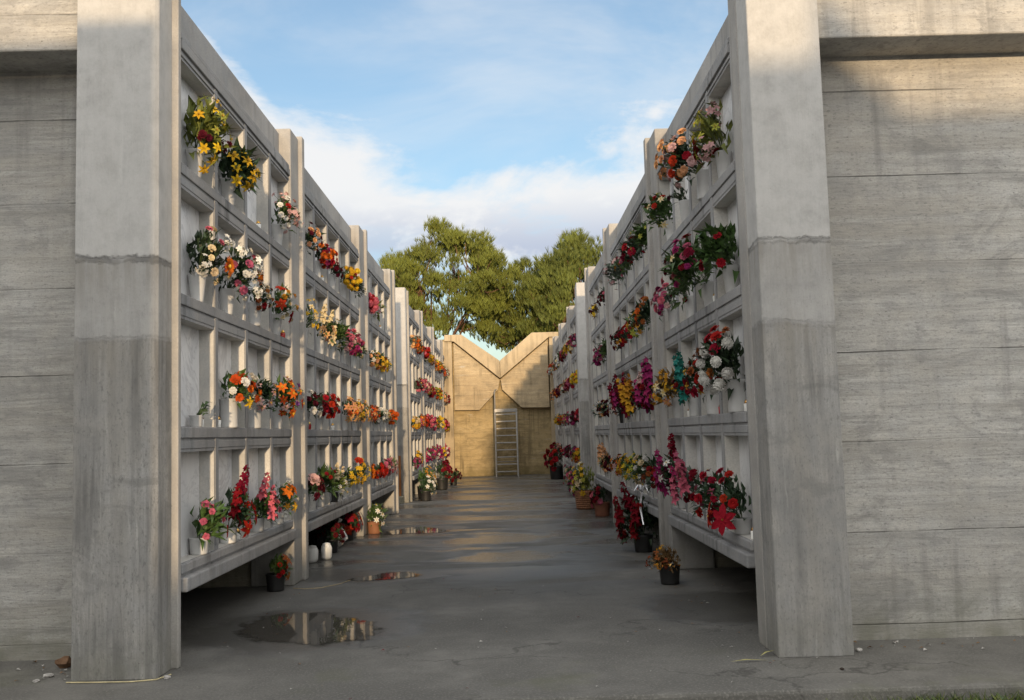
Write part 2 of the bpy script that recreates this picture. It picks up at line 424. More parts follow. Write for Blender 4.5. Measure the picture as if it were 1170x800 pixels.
# ------------------------------------------------------------------ setting
b = MB(); b.add([(-900,-900,-.14),(900,-900,-.14),(900,900,-.14),(-900,900,-.14)], [(0,1,2,3)])
sgn(b.build('ground', M['gravel']), kind='structure')
b = MB()
b.box(-14,14,5.62,37.5,-.135,0)
pv = sgn(b.build('paving', M['floor'], bevel=.02), kind='structure')

def blob(name, pts, z=.004, seed=1, sub=5, jit=.035):
    R = random.Random(seed); n = len(pts); out = []
    for i in range(n):
        p0,p1,p2,p3 = (Vector((*pts[(i+k) % n],0)) for k in (-1,0,1,2))
        for k in range(sub):
            u = k/sub
            q = .5*((2*p1)+(-p0+p2)*u+(2*p0-5*p1+4*p2-p3)*u*u+(-p0+3*p1-3*p2+p3)*u**3)
            out.append((q.x+R.uniform(-jit,jit), q.y+R.uniform(-jit,jit), z))
    n = len(out); cx = sum(q[0] for q in out)/n; cy = sum(q[1] for q in out)/n
    vs = [(cx,cy,z)]; dep = [1.]
    for k, e in ((1.12,0.),(.86,.5),(.6,1.)):
        vs += [(cx+(q[0]-cx)*k, cy+(q[1]-cy)*k, z) for q in out]; dep += [e]*n
    fs = []
    for i in range(n):
        j = (i+1) % n
        fs += [(1+i,1+j,1+n+j,1+n+i),(1+n+i,1+n+j,1+2*n+j,1+2*n+i),(1+2*n+i,1+2*n+j,0)]
    b = MB(); b.add(vs, fs)
    o = b.build(name, M['water'], normals=True)
    at = o.data.attributes.new('depth','FLOAT','POINT'); at.data.foreach_set('value', dep)
    return sgn(o, kind='structure')
blob('puddle', [(-2.2,7.95),(-2.1,8.5),(-1.76,8.62),(-1.35,8.3),(-1.08,7.9),(-1.0,7.6),(-1.23,7.2),(-1.7,7.3),(-2.05,7.55)], seed=2)
blob('puddle', [(-1.95,15.1),(-1.85,15.9),(-1.5,16.3),(-1.15,15.9),(-.95,15.4),(-1.3,15.1),(-1.6,15.2)], seed=3)
blob('puddle', [(-1.75,10.4),(-1.5,10.75),(-1.2,10.95),(-.95,10.6),(-1.3,10.35)], seed=4, jit=.03)

# ------------------------------------------------------------------ niche blocks
Z0, PH = 4.275, .9239
BAND = .088
ROWS = [(Z0-(k+1)*PH+BAND, Z0-k*PH-BAND) for k in range(4)]
PITCH, OPEN = .88, .775
def block(side, plane, yf, bays, yend, wall_y, depth=9.0, facade=True, label='', beam=(4.2,6.6), far=False, pil=(.20,.56)):
    """one loculi block. local u points out into the corridor from the frame plane"""
    X = lambda u: side*(plane-u)
    root = empty('niche_block', (X(-.3), yf, 0), label, 'niche block', None)
    def P(mb, name, mat, **kw):
        o = mb.build(name, mat, None, **kw)
        o.parent = root; o.matrix_parent_inverse = Matrix.Translation(-Vector(root.location))
        return o
    top = 4.80
    # front pilaster with chamfered corner and set-back fin
    u0, wd = pil            # u of its corridor face, width
    b = MB(); ch = .022 if side < 0 else .006
    x1, x0 = X(u0), X(u0-wd)
    s_ = -side
    poly = [(x0,yf),(x1-s_*ch,yf),(x1,yf+ch),(x1,yf+.40),(x0,yf+.40)]
    if side > 0: poly = poly[::-1]
    b.prism_z(poly, 0, top+.1)
    P(b, 'front_pilaster', M['pilaster'], bevel=.006)
    b = MB(); b.box(X(u0-.3), X(u0+(.045 if side < 0 else .006)), yf+.27, yf+(.33 if side < 0 else .47), 0, top+.06)
    b.box(X(u0-.31), X(.004), yf+.335, bays[0][0]-.03, 0, top-.03)
    P(b, 'pilaster_fin', M['pillar'], bevel=.008)
    # bays
    edges = []
    for bi, (ys, nc) in enumerate(bays):
        ye = ys + nc*PITCH - (PITCH-OPEN)
        edges.append((ys, ye))
        b = MB(); RC = .112
        ops = [(ys+k*PITCH, ys+k*PITCH+OPEN) for k in range(nc)]
        yl = sorted({round(v,5) for v in (ys-.05, ye+.05, *[v for o in ops for v in o])})
        zl = sorted({round(v,5) for v in (.49, Z0+.06, *[v for r in ROWS for v in r])})
        for i in range(len(yl)-1):
            for j in range(len(zl)-1):
                ya, yb, za, zb = yl[i], yl[i+1], zl[j], zl[j+1]
                if any(abs(o[0]-ya) < 1e-4 for o in ops) and any(abs(r[0]-za) < 1e-4 for r in ROWS):
                    A, B = X(0), X(-RC-.02)
                    b.add([(A,ya,za),(A,yb,za),(B,yb,za),(B,ya,za)], [(0,1,2,3)], 1)
                    b.add([(A,ya,zb),(A,yb,zb),(B,yb,zb),(B,ya,zb)], [(0,3,2,1)], 1)
                    b.add([(A,ya,za),(A,ya,zb),(B,ya,zb),(B,ya,za)], [(0,3,2,1)], 1)
                    b.add([(A,yb,za),(A,yb,zb),(B,yb,zb),(B,yb,za)], [(0,1,2,3)], 1)
                else:
                    b.add([(X(0),ya,za),(X(0),yb,za),(X(0),yb,zb),(X(0),ya,zb)], [(0,1,2,3)])
        # underside of the frame
        b.add([(X(0),ys-.05,.49),(X(0),ye+.05,.49),(X(-.5),ye+.05,.49),(X(-.5),ys-.05,.49)], [(0,1,2,3)])
        # raised uprights
        for k in range(nc-1):
            yc = ys+k*PITCH+OPEN
            b.box(X(-.01), X(.008), yc+.014, yc+PITCH-OPEN-.014, .71, Z0+.04)
        P(b, 'niche_frame', [M['frame'], M['liner']], bevel=0, normals=False)
        # sills: two mouldings per band
        b = MB()
        for k in range(1,4):
            zc = Z0-k*PH
            b.box(X(-.012), X(.014), ys-.01, ye+.01, zc+.008, zc+BAND-.004)
            b.box(X(-.012), X(.005), ys-.01, ye+.01, zc-BAND+.02, zc-.010)
        b.box(X(-.012), X(.020), ys-.01, ye+.01, Z0-.02, Z0+.05)
        b.box(X(-.012), X(.010), ys-.01, ye+.01, Z0-BAND+.02, Z0-.045)
        P(b, 'sill', M['frame'], bevel=.006)
        b = MB()
        zb = Z0-4*PH+BAND
        b.box(X(-.012), X(.020), ys-.01, ye+.01, zb-.075, zb-.004)
        b.box(X(-.012), X(.055), ys-.01, ye+.01, .475, zb-.095)
        P(b, 'bottom_ledge', M['frame'], bevel=.012)
        # stone slabs closing the niches, with a thin light strip on top
        for k in range(nc):
            for r in range(4):
                b = MB(); za, zb = ROWS[r]
                b.box(X(-RC-.035), X(-RC), ops[k][0]-.004, ops[k][1]+.004, za-.004, zb+.004)
                P(b, 'stone_slab', M['marble'])
        # parapet
        b = MB(); b.box(X(-.095), X(-.45), ys-.12, ye+.12, Z0+.03, 4.72)
        P(b, 'parapet', M['parapet'], bevel=.01)
        b = MB(); b.box(X(.012), X(-.12), ys-.01, ye+.01, Z0+.053, Z0+.10)
        P(b, 'parapet_ledge', M['frame'], bevel=.008)
    for (a0,a1),(c0,c1) in zip(edges, edges[1:]+[(edges[-1][1]+.46,0)]):
        b = MB(); b.box(X(-.42), X(.028), a1+.005, c0-.055, 0, top-.03)
        P(b, 'pillar', M['pillar'], bevel=.014)
        b = MB(); b.box(X(-.34), X(.072), c0-.13, c0-.004, 0, top)
        P(b, 'pillar_fin', M['pillar'], bevel=.012)
        b = MB(); b.box(X(-1.1), X(-.43), a1+.06, c0-.12, 0, .485)
        P(b, 'support', M['support'])
    # body
    y1 = wall_y+.27
    b = MB()
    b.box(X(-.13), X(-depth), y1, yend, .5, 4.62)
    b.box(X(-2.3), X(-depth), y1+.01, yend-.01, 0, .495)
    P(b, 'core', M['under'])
    if facade:
        b = MB(); b.box(X(u0-wd+.05), X(-depth-.3), wall_y, y1-.004, 0, 4.60)
        P(b, 'side_wall', M['side_wall'])
        b = MB(); b.box(X(u0-wd+.05), X(-depth-.3), beam[1], wall_y+.2, beam[0], 4.95)
        P(b, 'top_beam', M['side_wall'], bevel=.012)
    return root, X, edges

NEAR_L = [(6.73,4),(10.66,5),(15.58,4)]
NEAR_R = [(7.07,4),(11.05,5),(15.95,4)]
FAR = [(22.85,3),(25.95,4),(29.95,4),(33.95,2)]
PL, PR = 2.236, 1.731
block(-1, PL, 6.33, NEAR_L, 19.5, 7.0, label='grey concrete wall of burial niches on the left, nearest with the wide front pilaster', beam=(4.22,6.62), pil=(-.014,.54))
block(1, PR, 6.40, NEAR_R, 19.9, 6.84, label='grey concrete wall of burial niches on the right, nearest with pale board marked side', beam=(4.11,6.48), pil=(.036,.484))
block(-1, PL, 22.3, FAR, 35.7, 22.6, label='far left wall of burial niches behind the rusty pipe, reaching the ochre end wall', beam=(4.2,22.4), pil=(-.02,.42))
block(1, PR, 22.3, FAR, 35.7, 22.6, label='far right wall of burial niches in shade, reaching the ochre end wall', beam=(4.2,22.4), pil=(.055,.44))

# ------------------------------------------------------------------ end wall with V notch
root = empty('end_wall', (-.25,36,0), 'sunlit ochre concrete end wall with V shaped notch and two angular panels', 'wall')
def PE(mb, name, mat, **kw):
    o = mb.build(name, mat, None, **kw); o.parent = root; o.matrix_parent_inverse = Matrix.Translation(-Vector(root.location)); return o
b = MB(); b.prism_y([(-4.5,0),(4.2,0),(4.2,5.0),(1.1,5.0),(-.21,4.02),(-1.62,5.0),(-4.5,5.0)], 35.8, 36.3)
PE(b, 'wall', M['endlow'])
b = MB()
b.prism_y([(-2.2,4.90),(-1.86,4.88),(-.215,3.50),(-.21,4.14),(-1.58,5.13),(-2.2,5.13)], 35.42, 36.4)
PE(b, 'coping', M['coping'], bevel=.02)
b = MB()
b.prism_y([(-.205,3.50),(1.60,4.95),(1.95,4.95),(1.95,5.13),(.98,5.13),(-.205,4.14)], 35.42, 36.4)
PE(b, 'coping', M['coping'], bevel=.02)
b = MB(); b.prism_y([(-1.88,2.39),(-.99,2.37),(-.30,3.085),(-.225,3.46),(-1.88,4.85)], 35.52, 35.81)
PE(b, 'angular_panel', M['endpanel'], bevel=.012)
b = MB(); b.prism_y([(1.555,2.40),(1.555,4.88),(-.195,3.46),(-.14,3.085),(.545,2.42)][::-1], 35.52, 35.81)
PE(b, 'angular_panel', M['endpanel'], bevel=.012)
b = MB(); b.box(-2.3,-1.935,35.5,35.82,0,4.895); PE(b, 'side_pier', M['coping'], bevel=.015)
b = MB(); b.box(1.605,1.95,35.5,35.82,0,4.945); PE(b, 'side_pier', M['coping'], bevel=.015)

# ------------------------------------------------------------------ ladder at the end wall
root = empty('platform_ladder', (-.05,35.0,0), 'pale aluminium step ladder with top platform leaning by the ochre end wall', 'ladder')
def PA(mb, name, mat, **kw):
    o = mb.build(name, mat, None, **kw); o.parent = root; o.matrix_parent_inverse = Matrix.Translation(-Vector(root.location)); return o
xl, xr = -.42, .34; yb, yt, zt = 34.45, 34.95, 2.36
for x in (xl, xr):
    b = MB(); b.tube([(x,yb,0),(x,yt,zt)], .032, 6); PA(b, 'side_rail', M['alu'])
for x in (xl, xr):
    b = MB(); b.tube([(x,35.38,0),(x,yt+.2,zt-.02)], .024, 6); PA(b, 'rear_leg', M['alu'])
for k in range(9):
    u = (k+.7)/9.4; b = MB()
    yy = yb+(yt-yb)*u; zz_ = zt*u
    b.box(xl+.03, xr-.03, yy-.05, yy+.07, zz_-.02, zz_+.02); PA(b, 'step', M['alu'], bevel=.005)
b = MB(); b.box(xl-.02, xr+.02, yt-.05, yt+.36, zt-.10, zt+.02); PA(b, 'platform', M['alu'], bevel=.006)
b = MB(); b.tube([(xl,yt,zt),(xl,yt+.03,3.05),(xl+.06,yt+.16,3.09),(xl,yt+.3,3.05),(xl,yt+.3,zt)], .022, 6); PA(b, 'handrail', M['alu'])
b = MB(); b.tube([(xl,35.36,.5),(xr,35.36,.5)], .015, 6); PA(b, 'brace', M['alu'])

# rusty downpipe in the gap between the two left walls
root = empty('downpipe', (-2.47,22.2,0), 'rust brown downpipe standing in the gap between the left niche walls', 'downpipe')
b = MB(); b.tube([(-2.50,22.19,.16),(-2.50,22.19,1.06)], .085, 14)
o = b.build('pipe', M['rust'], smooth=False); o.parent = root; o.matrix_parent_inverse = Matrix.Translation(-Vector(root.location))
b = MB(); b.tube([(-2.68,22.21,.16),(-2.68,22.21,1.0)], .05, 12)
o = b.build('pipe', M['rust']); o.parent = root; o.matrix_parent_inverse = Matrix.Translation(-Vector(root.location))
b = MB(); b.box(-2.8,-2.36,22.02,22.295,0,.155)
o = b.build('foot_block', M['support'], bevel=.01); o.parent = root; o.matrix_parent_inverse = Matrix.Translation(-Vector(root.location))

# ------------------------------------------------------------------ pines
def pine(x, y, cx, cz, rx, rz, seed, label, mat, lean=0., nclump=60, zlow=.0):
    R = random.Random(seed)
    root = empty('pine_tree', (x,y,0), label, 'tree', 'stone pines behind the end wall')
    tr = MB()
    fork = cz-rz*.85
    tr.tube([(x,y,-.1),(x+.1,y,fork*.35),(x+lean*.5,y+.1,fork*.75),(x+lean,y,fork)], [.30,.25,.21,.18], 9)
    clumps = []
    for i in range(nclump):
        for _ in range(50):
            v = Vector((R.gauss(0,1),R.gauss(0,1),R.gauss(0,1))).normalized()
            if v.z > -.8: break
        rr = R.uniform(.35,1.0)**.5
        q = Vector((cx+v.x*rx*rr, y+v.y*rx*rr*.85, cz+v.z*rz*(rr if v.z > 0 else rr*.95)))
        clumps.append(q)
    # limbs: a fan of main boughs, then a branchlet to every clump
    boughs = []
    for i in range(9):
        a = 2*PI*i/9+R.uniform(-.25,.25); k = R.uniform(.45,.7)
        e = Vector((cx+math.cos(a)*rx*k, y+math.sin(a)*rx*k*.85, cz+R.uniform(-.25,.25)*rz))
        s0 = Vector((x+lean, y, fork-R.uniform(0,.9)))
        m1 = s0.lerp(e,.5)+Vector((R.uniform(-.2,.2),R.uniform(-.2,.2),-R.uniform(.0,.45)))
        tr.tube([s0,m1,e],[.075,.05,.028],6); boughs.append((s0,m1,e))
    for q in clumps:
        bs_ = min(boughs, key=lambda bb: min((bb[1]-q).length, (bb[2]-q).length))
        st = bs_[1].lerp(bs_[2], R.uniform(.1,.9))
        md = st.lerp(q,.55)+Vector((0,0,-R.uniform(0,.3)))
        tr.tube([st,md,q],[.035,.025,.012],5)
    o = tr.build('trunk', M['bark'], smooth=True); o.parent = root; o.matrix_parent_inverse = Matrix.Translation(-Vector(root.location))
    cr = MB(); vs = cr.v; fs = cr.f
    for q in clumps:
        cs = R.uniform(.45,.85); lush = R.uniform(.7,1.2)
        for j in range(int(78*lush)):
            d = Vector((R.gauss(0,1),R.gauss(0,1),R.gauss(0,.7)))
            d = d.normalized()*cs*R.random()**.5
            d.z = d.z*.85+.05
            c = q+d
            ax = (Vector((d.x*.45,d.y*.45,.95))+Vector((R.uniform(-.3,.3),R.uniform(-.3,.3),R.uniform(-.15,.2)))).normalized()
            a = ax.orthogonal().normalized(); bb = ax.cross(a)
            L = R.uniform(.26,.44)
            for n_ in range(9):
                th = 2*PI*n_/9+R.random(); sp_ = R.uniform(.15,.6)
                dr = (ax+ (a*math.cos(th)+bb*math.sin(th))*sp_).normalized()
                sd = dr.cross(Vector((R.uniform(-1,1),R.uniform(-1,1),R.uniform(-1,1)))).normalized()*.017
                i0 = len(vs); tip = c+dr*L
                vs.extend([tuple(c-sd),tuple(c+sd),tuple(tip)]); fs.append((i0,i0+1,i0+2)); cr.m.append(0)
    o = cr.build('crown', mat); o.parent = root; o.matrix_parent_inverse = Matrix.Translation(-Vector(root.location))
NM = needle_mat('pine needles', (.125,.142,.024)); NM2 = needle_mat('pine needles darker', (.110,.130,.026))
pine(-3.72,52,-3.0,9.25,3.5,3.45,11,'left stone pine with reddish forked trunk and broad rounded crown', NM, lean=.25, nclump=105)
pine(1.6,55,1.3,8.3,2.6,3.2,12,'middle stone pine, lower crown filling the gap between its taller neighbours', NM2, nclump=80)
pine(3.9,52,3.8,8.3,2.9,3.5,13,'right stone pine rising above the right niche wall', NM2, nclump=100)
pine(-7.5,58,-7.0,9.4,2.2,2.0,14,'small stone pine half hidden behind the left niche wall', NM2, nclump=35)

# ------------------------------------------------------------------ unseen walls added behind the camera, shaped to cast the shade
root = empty('boundary_wall', (0,-10,0), 'grey concrete wall added unseen behind the viewpoint to cast shade, gap in its middle', 'wall')
def PB(mb, name, mat, **kw):
    o = mb.build(name, mat, None, **kw); o.parent = root; o.matrix_parent_inverse = Matrix.Translation(-Vector(root.location)); return o
b = MB(); b.box(-16,-1.65,-2.6,-2.2,-.14,5.02); PB(b, 'left_wing', M['side_wall'])
b = MB(); b.prism_y([(2.50,-.14),(20,-.14),(20,5.13),(4.1,5.13),(3.38,5.83),(3.30,5.34),(2.50,5.30)], -10.4, -10); PB(b, 'right_wing', M['side_wall'])
b = MB(); b.box(-16,20,-15.4,-15,-.14,2.45); PB(b, 'low_wall', M['side_wall'])
# ------------------------------------------------------------------ flowers
def petal(mb, ang, L, W, lift, curl, r0=.0, z0=.0, mi=0, tipw=.25):
    """one curved petal made of a 3 x 3 strip, pointing outwards at angle ang"""
    ca, sa = math.cos(ang), math.sin(ang); vs = []
    for i, u in enumerate((0,.35,.72,1.)):
        r = r0+L*u*math.cos(lift*(1-u*.4)); z = z0+L*(math.sin(lift)*u-curl*u*u)
        ww = W*(.45,1.,.82,tipw)[i]*.5
        for sdx in (-1,0,1):
            zz_ = z+(abs(sdx)*W*.16 if u < .95 else 0)
            x, y = r, sdx*ww
            vs.append((x*ca-y*sa, x*sa+y*ca, zz_))
    fs = []
    for i in range(3):
        for j in range(2):
            a = i*3+j; fs.append((a,a+3,a+4,a+1))
    mb.add(vs, fs, mi)

def ball(mb, r, z, n, m, mi, squash=1.):
    mb.lathe([(r*math.sin(PI*k/m)+1e-4, z-r*squash*math.cos(PI*k/m)) for k in range(m+1)], n, mi=mi, cap0=False)

def tmpl(kind, R):
    """blossom of radius about 1 looking along +Z; slot 0 petals, slot 1 centre"""
    mb = MB()
    if kind == 'lily':
        for k in range(6):
            petal(mb, PI*k/3+R.uniform(-.1,.1), 1.05, .46, .75 if k%2 else .6, .55+R.uniform(-.1,.15), .03, 0, 0, .12)
        for k in range(5):
            a = 2*PI*k/5; mb.tube([(0,0,.1),(.2*math.cos(a),.2*math.sin(a),.5)],[.03,.045],4,1)
    elif kind == 'rose':
        for n_, rr, L, W, lift, curl in ((3,.02,.5,.55,1.35,.0),(5,.1,.62,.66,1.12,.10),(6,.2,.75,.75,.80,.22),(7,.26,.82,.75,.42,.25)):
            o = R.random()*6
            for k in range(n_): petal(mb, o+2*PI*k/n_+R.uniform(-.1,.1), L, W, lift, curl, rr*.6, .12, 0, .62)
        ball(mb, .3, .25, 8, 4, 0)
    elif kind == 'daisy':
        for k in range(15): petal(mb, 2*PI*k/15+R.uniform(-.06,.06), .95, .34, .22+R.uniform(-.1,.1), .12, .1, 0, 0, .5)
        for k in range(12): petal(mb, 2*PI*k/12+R.uniform(-.06,.06), .7, .28, .5+R.uniform(-.1,.1), .12, .08, .03, 0, .5)
        ball(mb, .26, .12, 9, 4, 1, .6)
    elif kind == 'pompon':
        ball(mb, .62, .3, 10, 6, 0)
        for k in range(70):
            z = 1-2*(k+.5)/70*.93; a = k*2.39996; s_ = math.sqrt(max(0,1-z*z))
            d = Vector((s_*math.cos(a), s_*math.sin(a), z)); sd = d.orthogonal().normalized(); up = d.cross(sd)
            c = d*.55+Vector((0,0,.3)); e = d*(1.0+R.uniform(-.1,.06))+Vector((0,0,.3))
            m_ = d*.86+Vector((0,0,.3))
            mb.add([tuple(c), tuple(m_+sd*.17+up*.05), tuple(e+up*.1), tuple(m_-sd*.17+up*.05)], [(0,1,2,3)])
    elif kind == 'poinsettia':
        for n_, L, z in ((6,1.2,0),(6,.85,.06),(5,.5,.12)):
            o = R.random()*6
            for k in range(n_): petal(mb, o+2*PI*k/n_+R.uniform(-.15,.15), L*R.uniform(.85,1.1), .5*L, .22, .25, .02, z, 0, .05)
        for k in range(5): ball(mb, .07, .2, 5, 3, 1)
    elif kind == 'spike':
        mb.tube([(0,0,-1.0),(.05,0,1.9)],[.05,.03],5,2)
        for k in range(11):
            z = -.4+k*.23; a = k*2.1+R.uniform(-.4,.4); s_ = .62*(1-.055*k)
            sub = MB()
            for q in range(5): petal(sub, 2*PI*q/5, s_, s_*.62, .65, .45, .02, 0, 0, .3)
            d = Vector((math.cos(a), math.sin(a), .55)).normalized(); rot = d.to_track_quat('Z','Y').to_matrix()
            vs = [tuple(rot@Vector(v)+Vector((math.cos(a)*.12, math.sin(a)*.12, z))) for v in sub.v]
            mb.add(vs, sub.f, 0)
    elif kind == 'spray':
        for k in range(12):
            p = Vector((R.gauss(0,.5),R.gauss(0,.5),R.gauss(.2,.45)))
            mb.tube([(0,0,-.7), tuple(p)], .018, 4, 2)
            sub = MB(); s_ = R.uniform(.2,.3)
            for q in range(5): petal(sub, 2*PI*q/5, s_, s_*.7, .4, .2, .01, 0, 0, .5)
            rot = Vector((p.x,p.y,.5)).to_track_quat('Z','Y').to_matrix()
            mb.add([tuple(rot@Vector(v)+p) for v in sub.v], sub.f, 0)
    elif kind == 'carnation':
        for n_, L, lift, z in ((9,.95,.15,0),(8,.85,.55,.08),(7,.7,.95,.12),(5,.5,1.3,.15)):
            o = R.random()*6
            for k in range(n_): petal(mb, o+2*PI*k/n_+R.uniform(-.2,.2), L*R.uniform(.85,1.1), .62*L, lift+R.uniform(-.15,.15), .1, .03, z, 0, .95)
    return mb
TR = random.Random(5)
TM = {k: [tmpl(k, TR) for _ in range(2)] for k in ('lily','rose','daisy','pompon','poinsettia','spike','spray','carnation')}
MESH = {}
def blossom_mesh(kind, col):
    v = TR.randrange(2); key = (kind, col, v)
    if key not in MESH:
        me = TM[kind][v].mesh(col+'_'+kind, [FM[col], M['yellow_centre'], M['stem']])
        me.polygons.foreach_set('use_smooth', [True]*len(me.polygons)); MESH[key] = me
    return MESH[key]

POTS = {  # profile (radius, height)
 'cone': [(.042,0),(.045,.01),(.066,.20),(.070,.21),(.066,.212),(.058,.19)],
 'cylinder': [(.062,0),(.064,.01),(.064,.205),(.067,.215),(.060,.217),(.056,.19)],
 'urn': [(.045,0),(.05,.012),(.03,.035),(.04,.06),(.066,.12),(.062,.17),(.05,.19),(.062,.21),(.055,.208),(.045,.18)],
 'low': [(.06,0),(.062,.01),(.07,.11),(.075,.12),(.07,.122),(.062,.10)],
}
def pot(kind, mat, parent, scale=1., name='vase'):
    mb = MB(); pr = POTS[kind]
    mb.lathe([(r*scale, z*scale) for r, z in pr], 18, cap0=True, cap1=True)
    o = mb.build(name, PM[mat], parent, smooth=True)
    return pr[-2][1]*scale

def bouquet(loc, outv, spec, seed, label, group, name='flower_bouquet', detail=True, cat='flowers'):
    """spec: pot, potmat, blossoms [(kind,colour,count,size)], leaves (matkey,count,length), R, tall. outv = unit vector towards the corridor"""
    R = random.Random(seed)
    root = empty(name, loc, label, cat, group)
    ph = pot(spec['pot'], spec['mat'], root, spec.get('ps', 1.))
    O = Vector(outv); Yv = Vector((0,0,1)).cross(O)
    rad = spec.get('R', .2)*((.92 if detail else .80) if spec.get('wall',0) > -1 else .88); tall = spec.get('tall', 1.); lean = spec.get('lean', .26)
    wall = spec.get('wall', -.068)
    c = Vector((0,0,ph*.92+rad*.42*tall))+O*(.02+rad*lean)
    def world(o,y,z): return O*o+Yv*y+Vector((0,0,z))
    # foliage
    mb = MB(); lk, ln, LL = spec.get('leaves', ('dark',60,.13))
    ln = int(ln*(1.7 if detail else .9))
    for i in range(ln):
        for _ in range(12):
            d = Vector((R.gauss(0,1),R.gauss(0,1),R.gauss(.15,1))).normalized()
            p = c+world(d.x,d.y,d.z*tall)*(rad*R.uniform(.1,.76))
            if p.dot(O) > wall+.01 and p.z > ph*.7: break
        if p.dot(O) < wall+.01: p += O*(wall+.015-p.dot(O))
        dr = (p-Vector((0,0,ph*.9)))
        dr = dr.normalized()+Vector((R.gauss(0,.45),R.gauss(0,.45),R.gauss(0,.4)))
        if dr.dot(O) < 0: dr -= O*dr.dot(O)*1.0
        L = LL*.74*R.uniform(.6,1.35)*(1 if detail else 1.2)
        mb.leaf(p, dr, Vector((R.gauss(0,.5),R.gauss(0,.5),1)), L, L*spec.get('lw',.36)*R.uniform(.7,1.2), 0, R.uniform(.1,.6))
    for i in range(8):   # stems gathered in the vase
        a = R.uniform(0,6.28); q = c+world(math.cos(a)*.5+.2, math.sin(a)*.6, R.uniform(-.2,.5))*rad
        if q.dot(O) < wall+.02: q += O*(wall+.02-q.dot(O))
        mb.tube([(0,0,ph*.8), tuple(Vector((0,0,ph*.8)).lerp(q,.5)+Vector((0,0,.02))), tuple(q)], .0035, 4, 1)
    mb.build('foliage', [LM[lk], M['stem']], root)
    # blossoms
    joined = MB(); mats = [M['yellow_centre'], M['stem']]
    placed = []
    for kind, col, n, size in spec['fl']:
        if kind in ('lily','rose','carnation','daisy','pompon') and n > 1: n = int(n*1.45+.5); size *= .76; n = int(n*1.15+.5)
        if kind == 'poinsettia': size *= .8
        for i in range(n):
            best = None
            for _ in range(18):
                d = Vector((abs(R.gauss(.35,.7)),R.gauss(0,.8),R.gauss(.25,.75))).normalized()
                p = c+world(d.x,d.y,d.z*tall)*(rad*R.uniform(.66,1.0))
                if 'zc' in spec and kind in spec['zc']: p.z = ph+spec['zc'][kind]+R.uniform(-.04,.04)
                if p.dot(O) < wall+size*.8 or (p.z < ph*.72 and 'zc' not in spec): continue
                dist = min([(p-q).length-size-s2 for q, s2 in placed] or [1])
                if best is None or dist > best[0]: best = (dist, p, d)
                if dist > -size*.25: break
            if best is None: continue
            _, p, d = best; placed.append((p, size))
            dr = (world(d.x*.9+.25, d.y, d.z*.7+.12)).normalized()
            if kind == 'spike': dr = (Vector((0,0,1))+O*R.uniform(0,.35)+Yv*R.uniform(-.25,.25)).normalized()
            rot = dr.to_track_quat('Z','Y').to_matrix() @ Matrix.Rotation(R.random()*6.28,3,'Z')
            s_ = size*R.uniform(.82,1.18)
            if detail:
                o = link(kind if kind not in ('spike','spray') else 'flower_'+kind, blossom_mesh(kind, col), root)
                o.matrix_local = Matrix.Translation(p) @ rot.to_4x4() @ Matrix.Diagonal((s_,s_,s_,1))
            else:
                T = TM[kind][R.randrange(2)]
                if FM[col] not in mats: mats.append(FM[col])
                mi = mats.index(FM[col]); n0 = len(joined.v)
                joined.v.extend([tuple(p+(rot@Vector(v))*s_) for v in T.v])
                joined.f.extend([tuple(i_+n0 for i_ in q) for q in T.f])
                joined.m.extend([mi if q == 0 else q-1 for q in T.m])
    if not detail and joined.v:
        joined.build('blossoms', mats, root, smooth=True)
    return root

def S(pot='cone', mat='white', fl=(), leaves=('dark',60,.12), R=.2, tall=1., **k):
    return dict(pot=pot, mat=mat, fl=fl, leaves=leaves, R=R, tall=tall, **k)
B = {}   # the near niches, read from the photograph: (side, bay, column, row) -> (words, spec)
def put(side, bay, col, row, words, **k): B[(side,bay,col,row)] = (words, S(**k))
# left, nearest bay
put('L',0,0,0,'tall yellow green lilies over dark red flowers', fl=[('lily','yellow',6,.065),('lily','lime',4,.06),('carnation','burgundy',5,.04)], leaves=('lime',130,.17), R=.22, tall=1.5, zc={'carnation':.03})
put('L',0,1,0,'bright yellow lilies with dark green leaves', fl=[('lily','yellow',9,.075)], leaves=('dark',110,.19), R=.21, tall=1.0, ps=1.05)
put('L',0,3,0,'white and pink bouquet with one red rose', fl=[('rose','palepink',5,.042),('rose','white',5,.04),('rose','red',2,.05),('spray','palepink',3,.08)], leaves=('green',70,.11), R=.18, tall=1.35)
put('L',0,0,1,'cream roses with one orange gerbera', fl=[('daisy','orange',1,.065),('rose','pink',2,.045),('rose','cream',5,.04),('spray','white',3,.09)], leaves=('dark',110,.12), R=.2, tall=1.5)
put('L',0,1,1,'pink roses, orange gerbera and white spray', fl=[('daisy','orange',1,.068),('rose','pink',4,.05),('rose','white',3,.045),('spray','white',5,.10)], leaves=('dark',120,.12), R=.23, tall=1.25)
put('L',0,2,1,'small mixed cream and rust blossoms', fl=[('carnation','cream',5,.035),('carnation','rust',5,.035),('rose','crimson',2,.04)], leaves=('dark',60,.09), R=.15, pot='cylinder')
put('L',0,3,1,'red poinsettia under cream blossoms', fl=[('poinsettia','red',3,.085),('carnation','cream',4,.035),('carnation','gold',3,.04)], leaves=('green',70,.11), R=.17, tall=1.4)
put('L',0,0,2,'single small dark withered plant', fl=[], leaves=('dark',7,.09), R=.08, pot='low', ps=.7)
put('L',0,1,2,'orange and white roses with green leaves', fl=[('carnation','orange',5,.055),('rose','white',4,.05),('lily','yellow',1,.06)], leaves=('green',100,.11), R=.2, pot='cylinder', ps=1.1)
put('L',0,2,2,'dark foliage with pale pink lilies', fl=[('lily','palepink',4,.06)], leaves=('dark',150,.11), R=.19, pot='cylinder', ps=1.1)
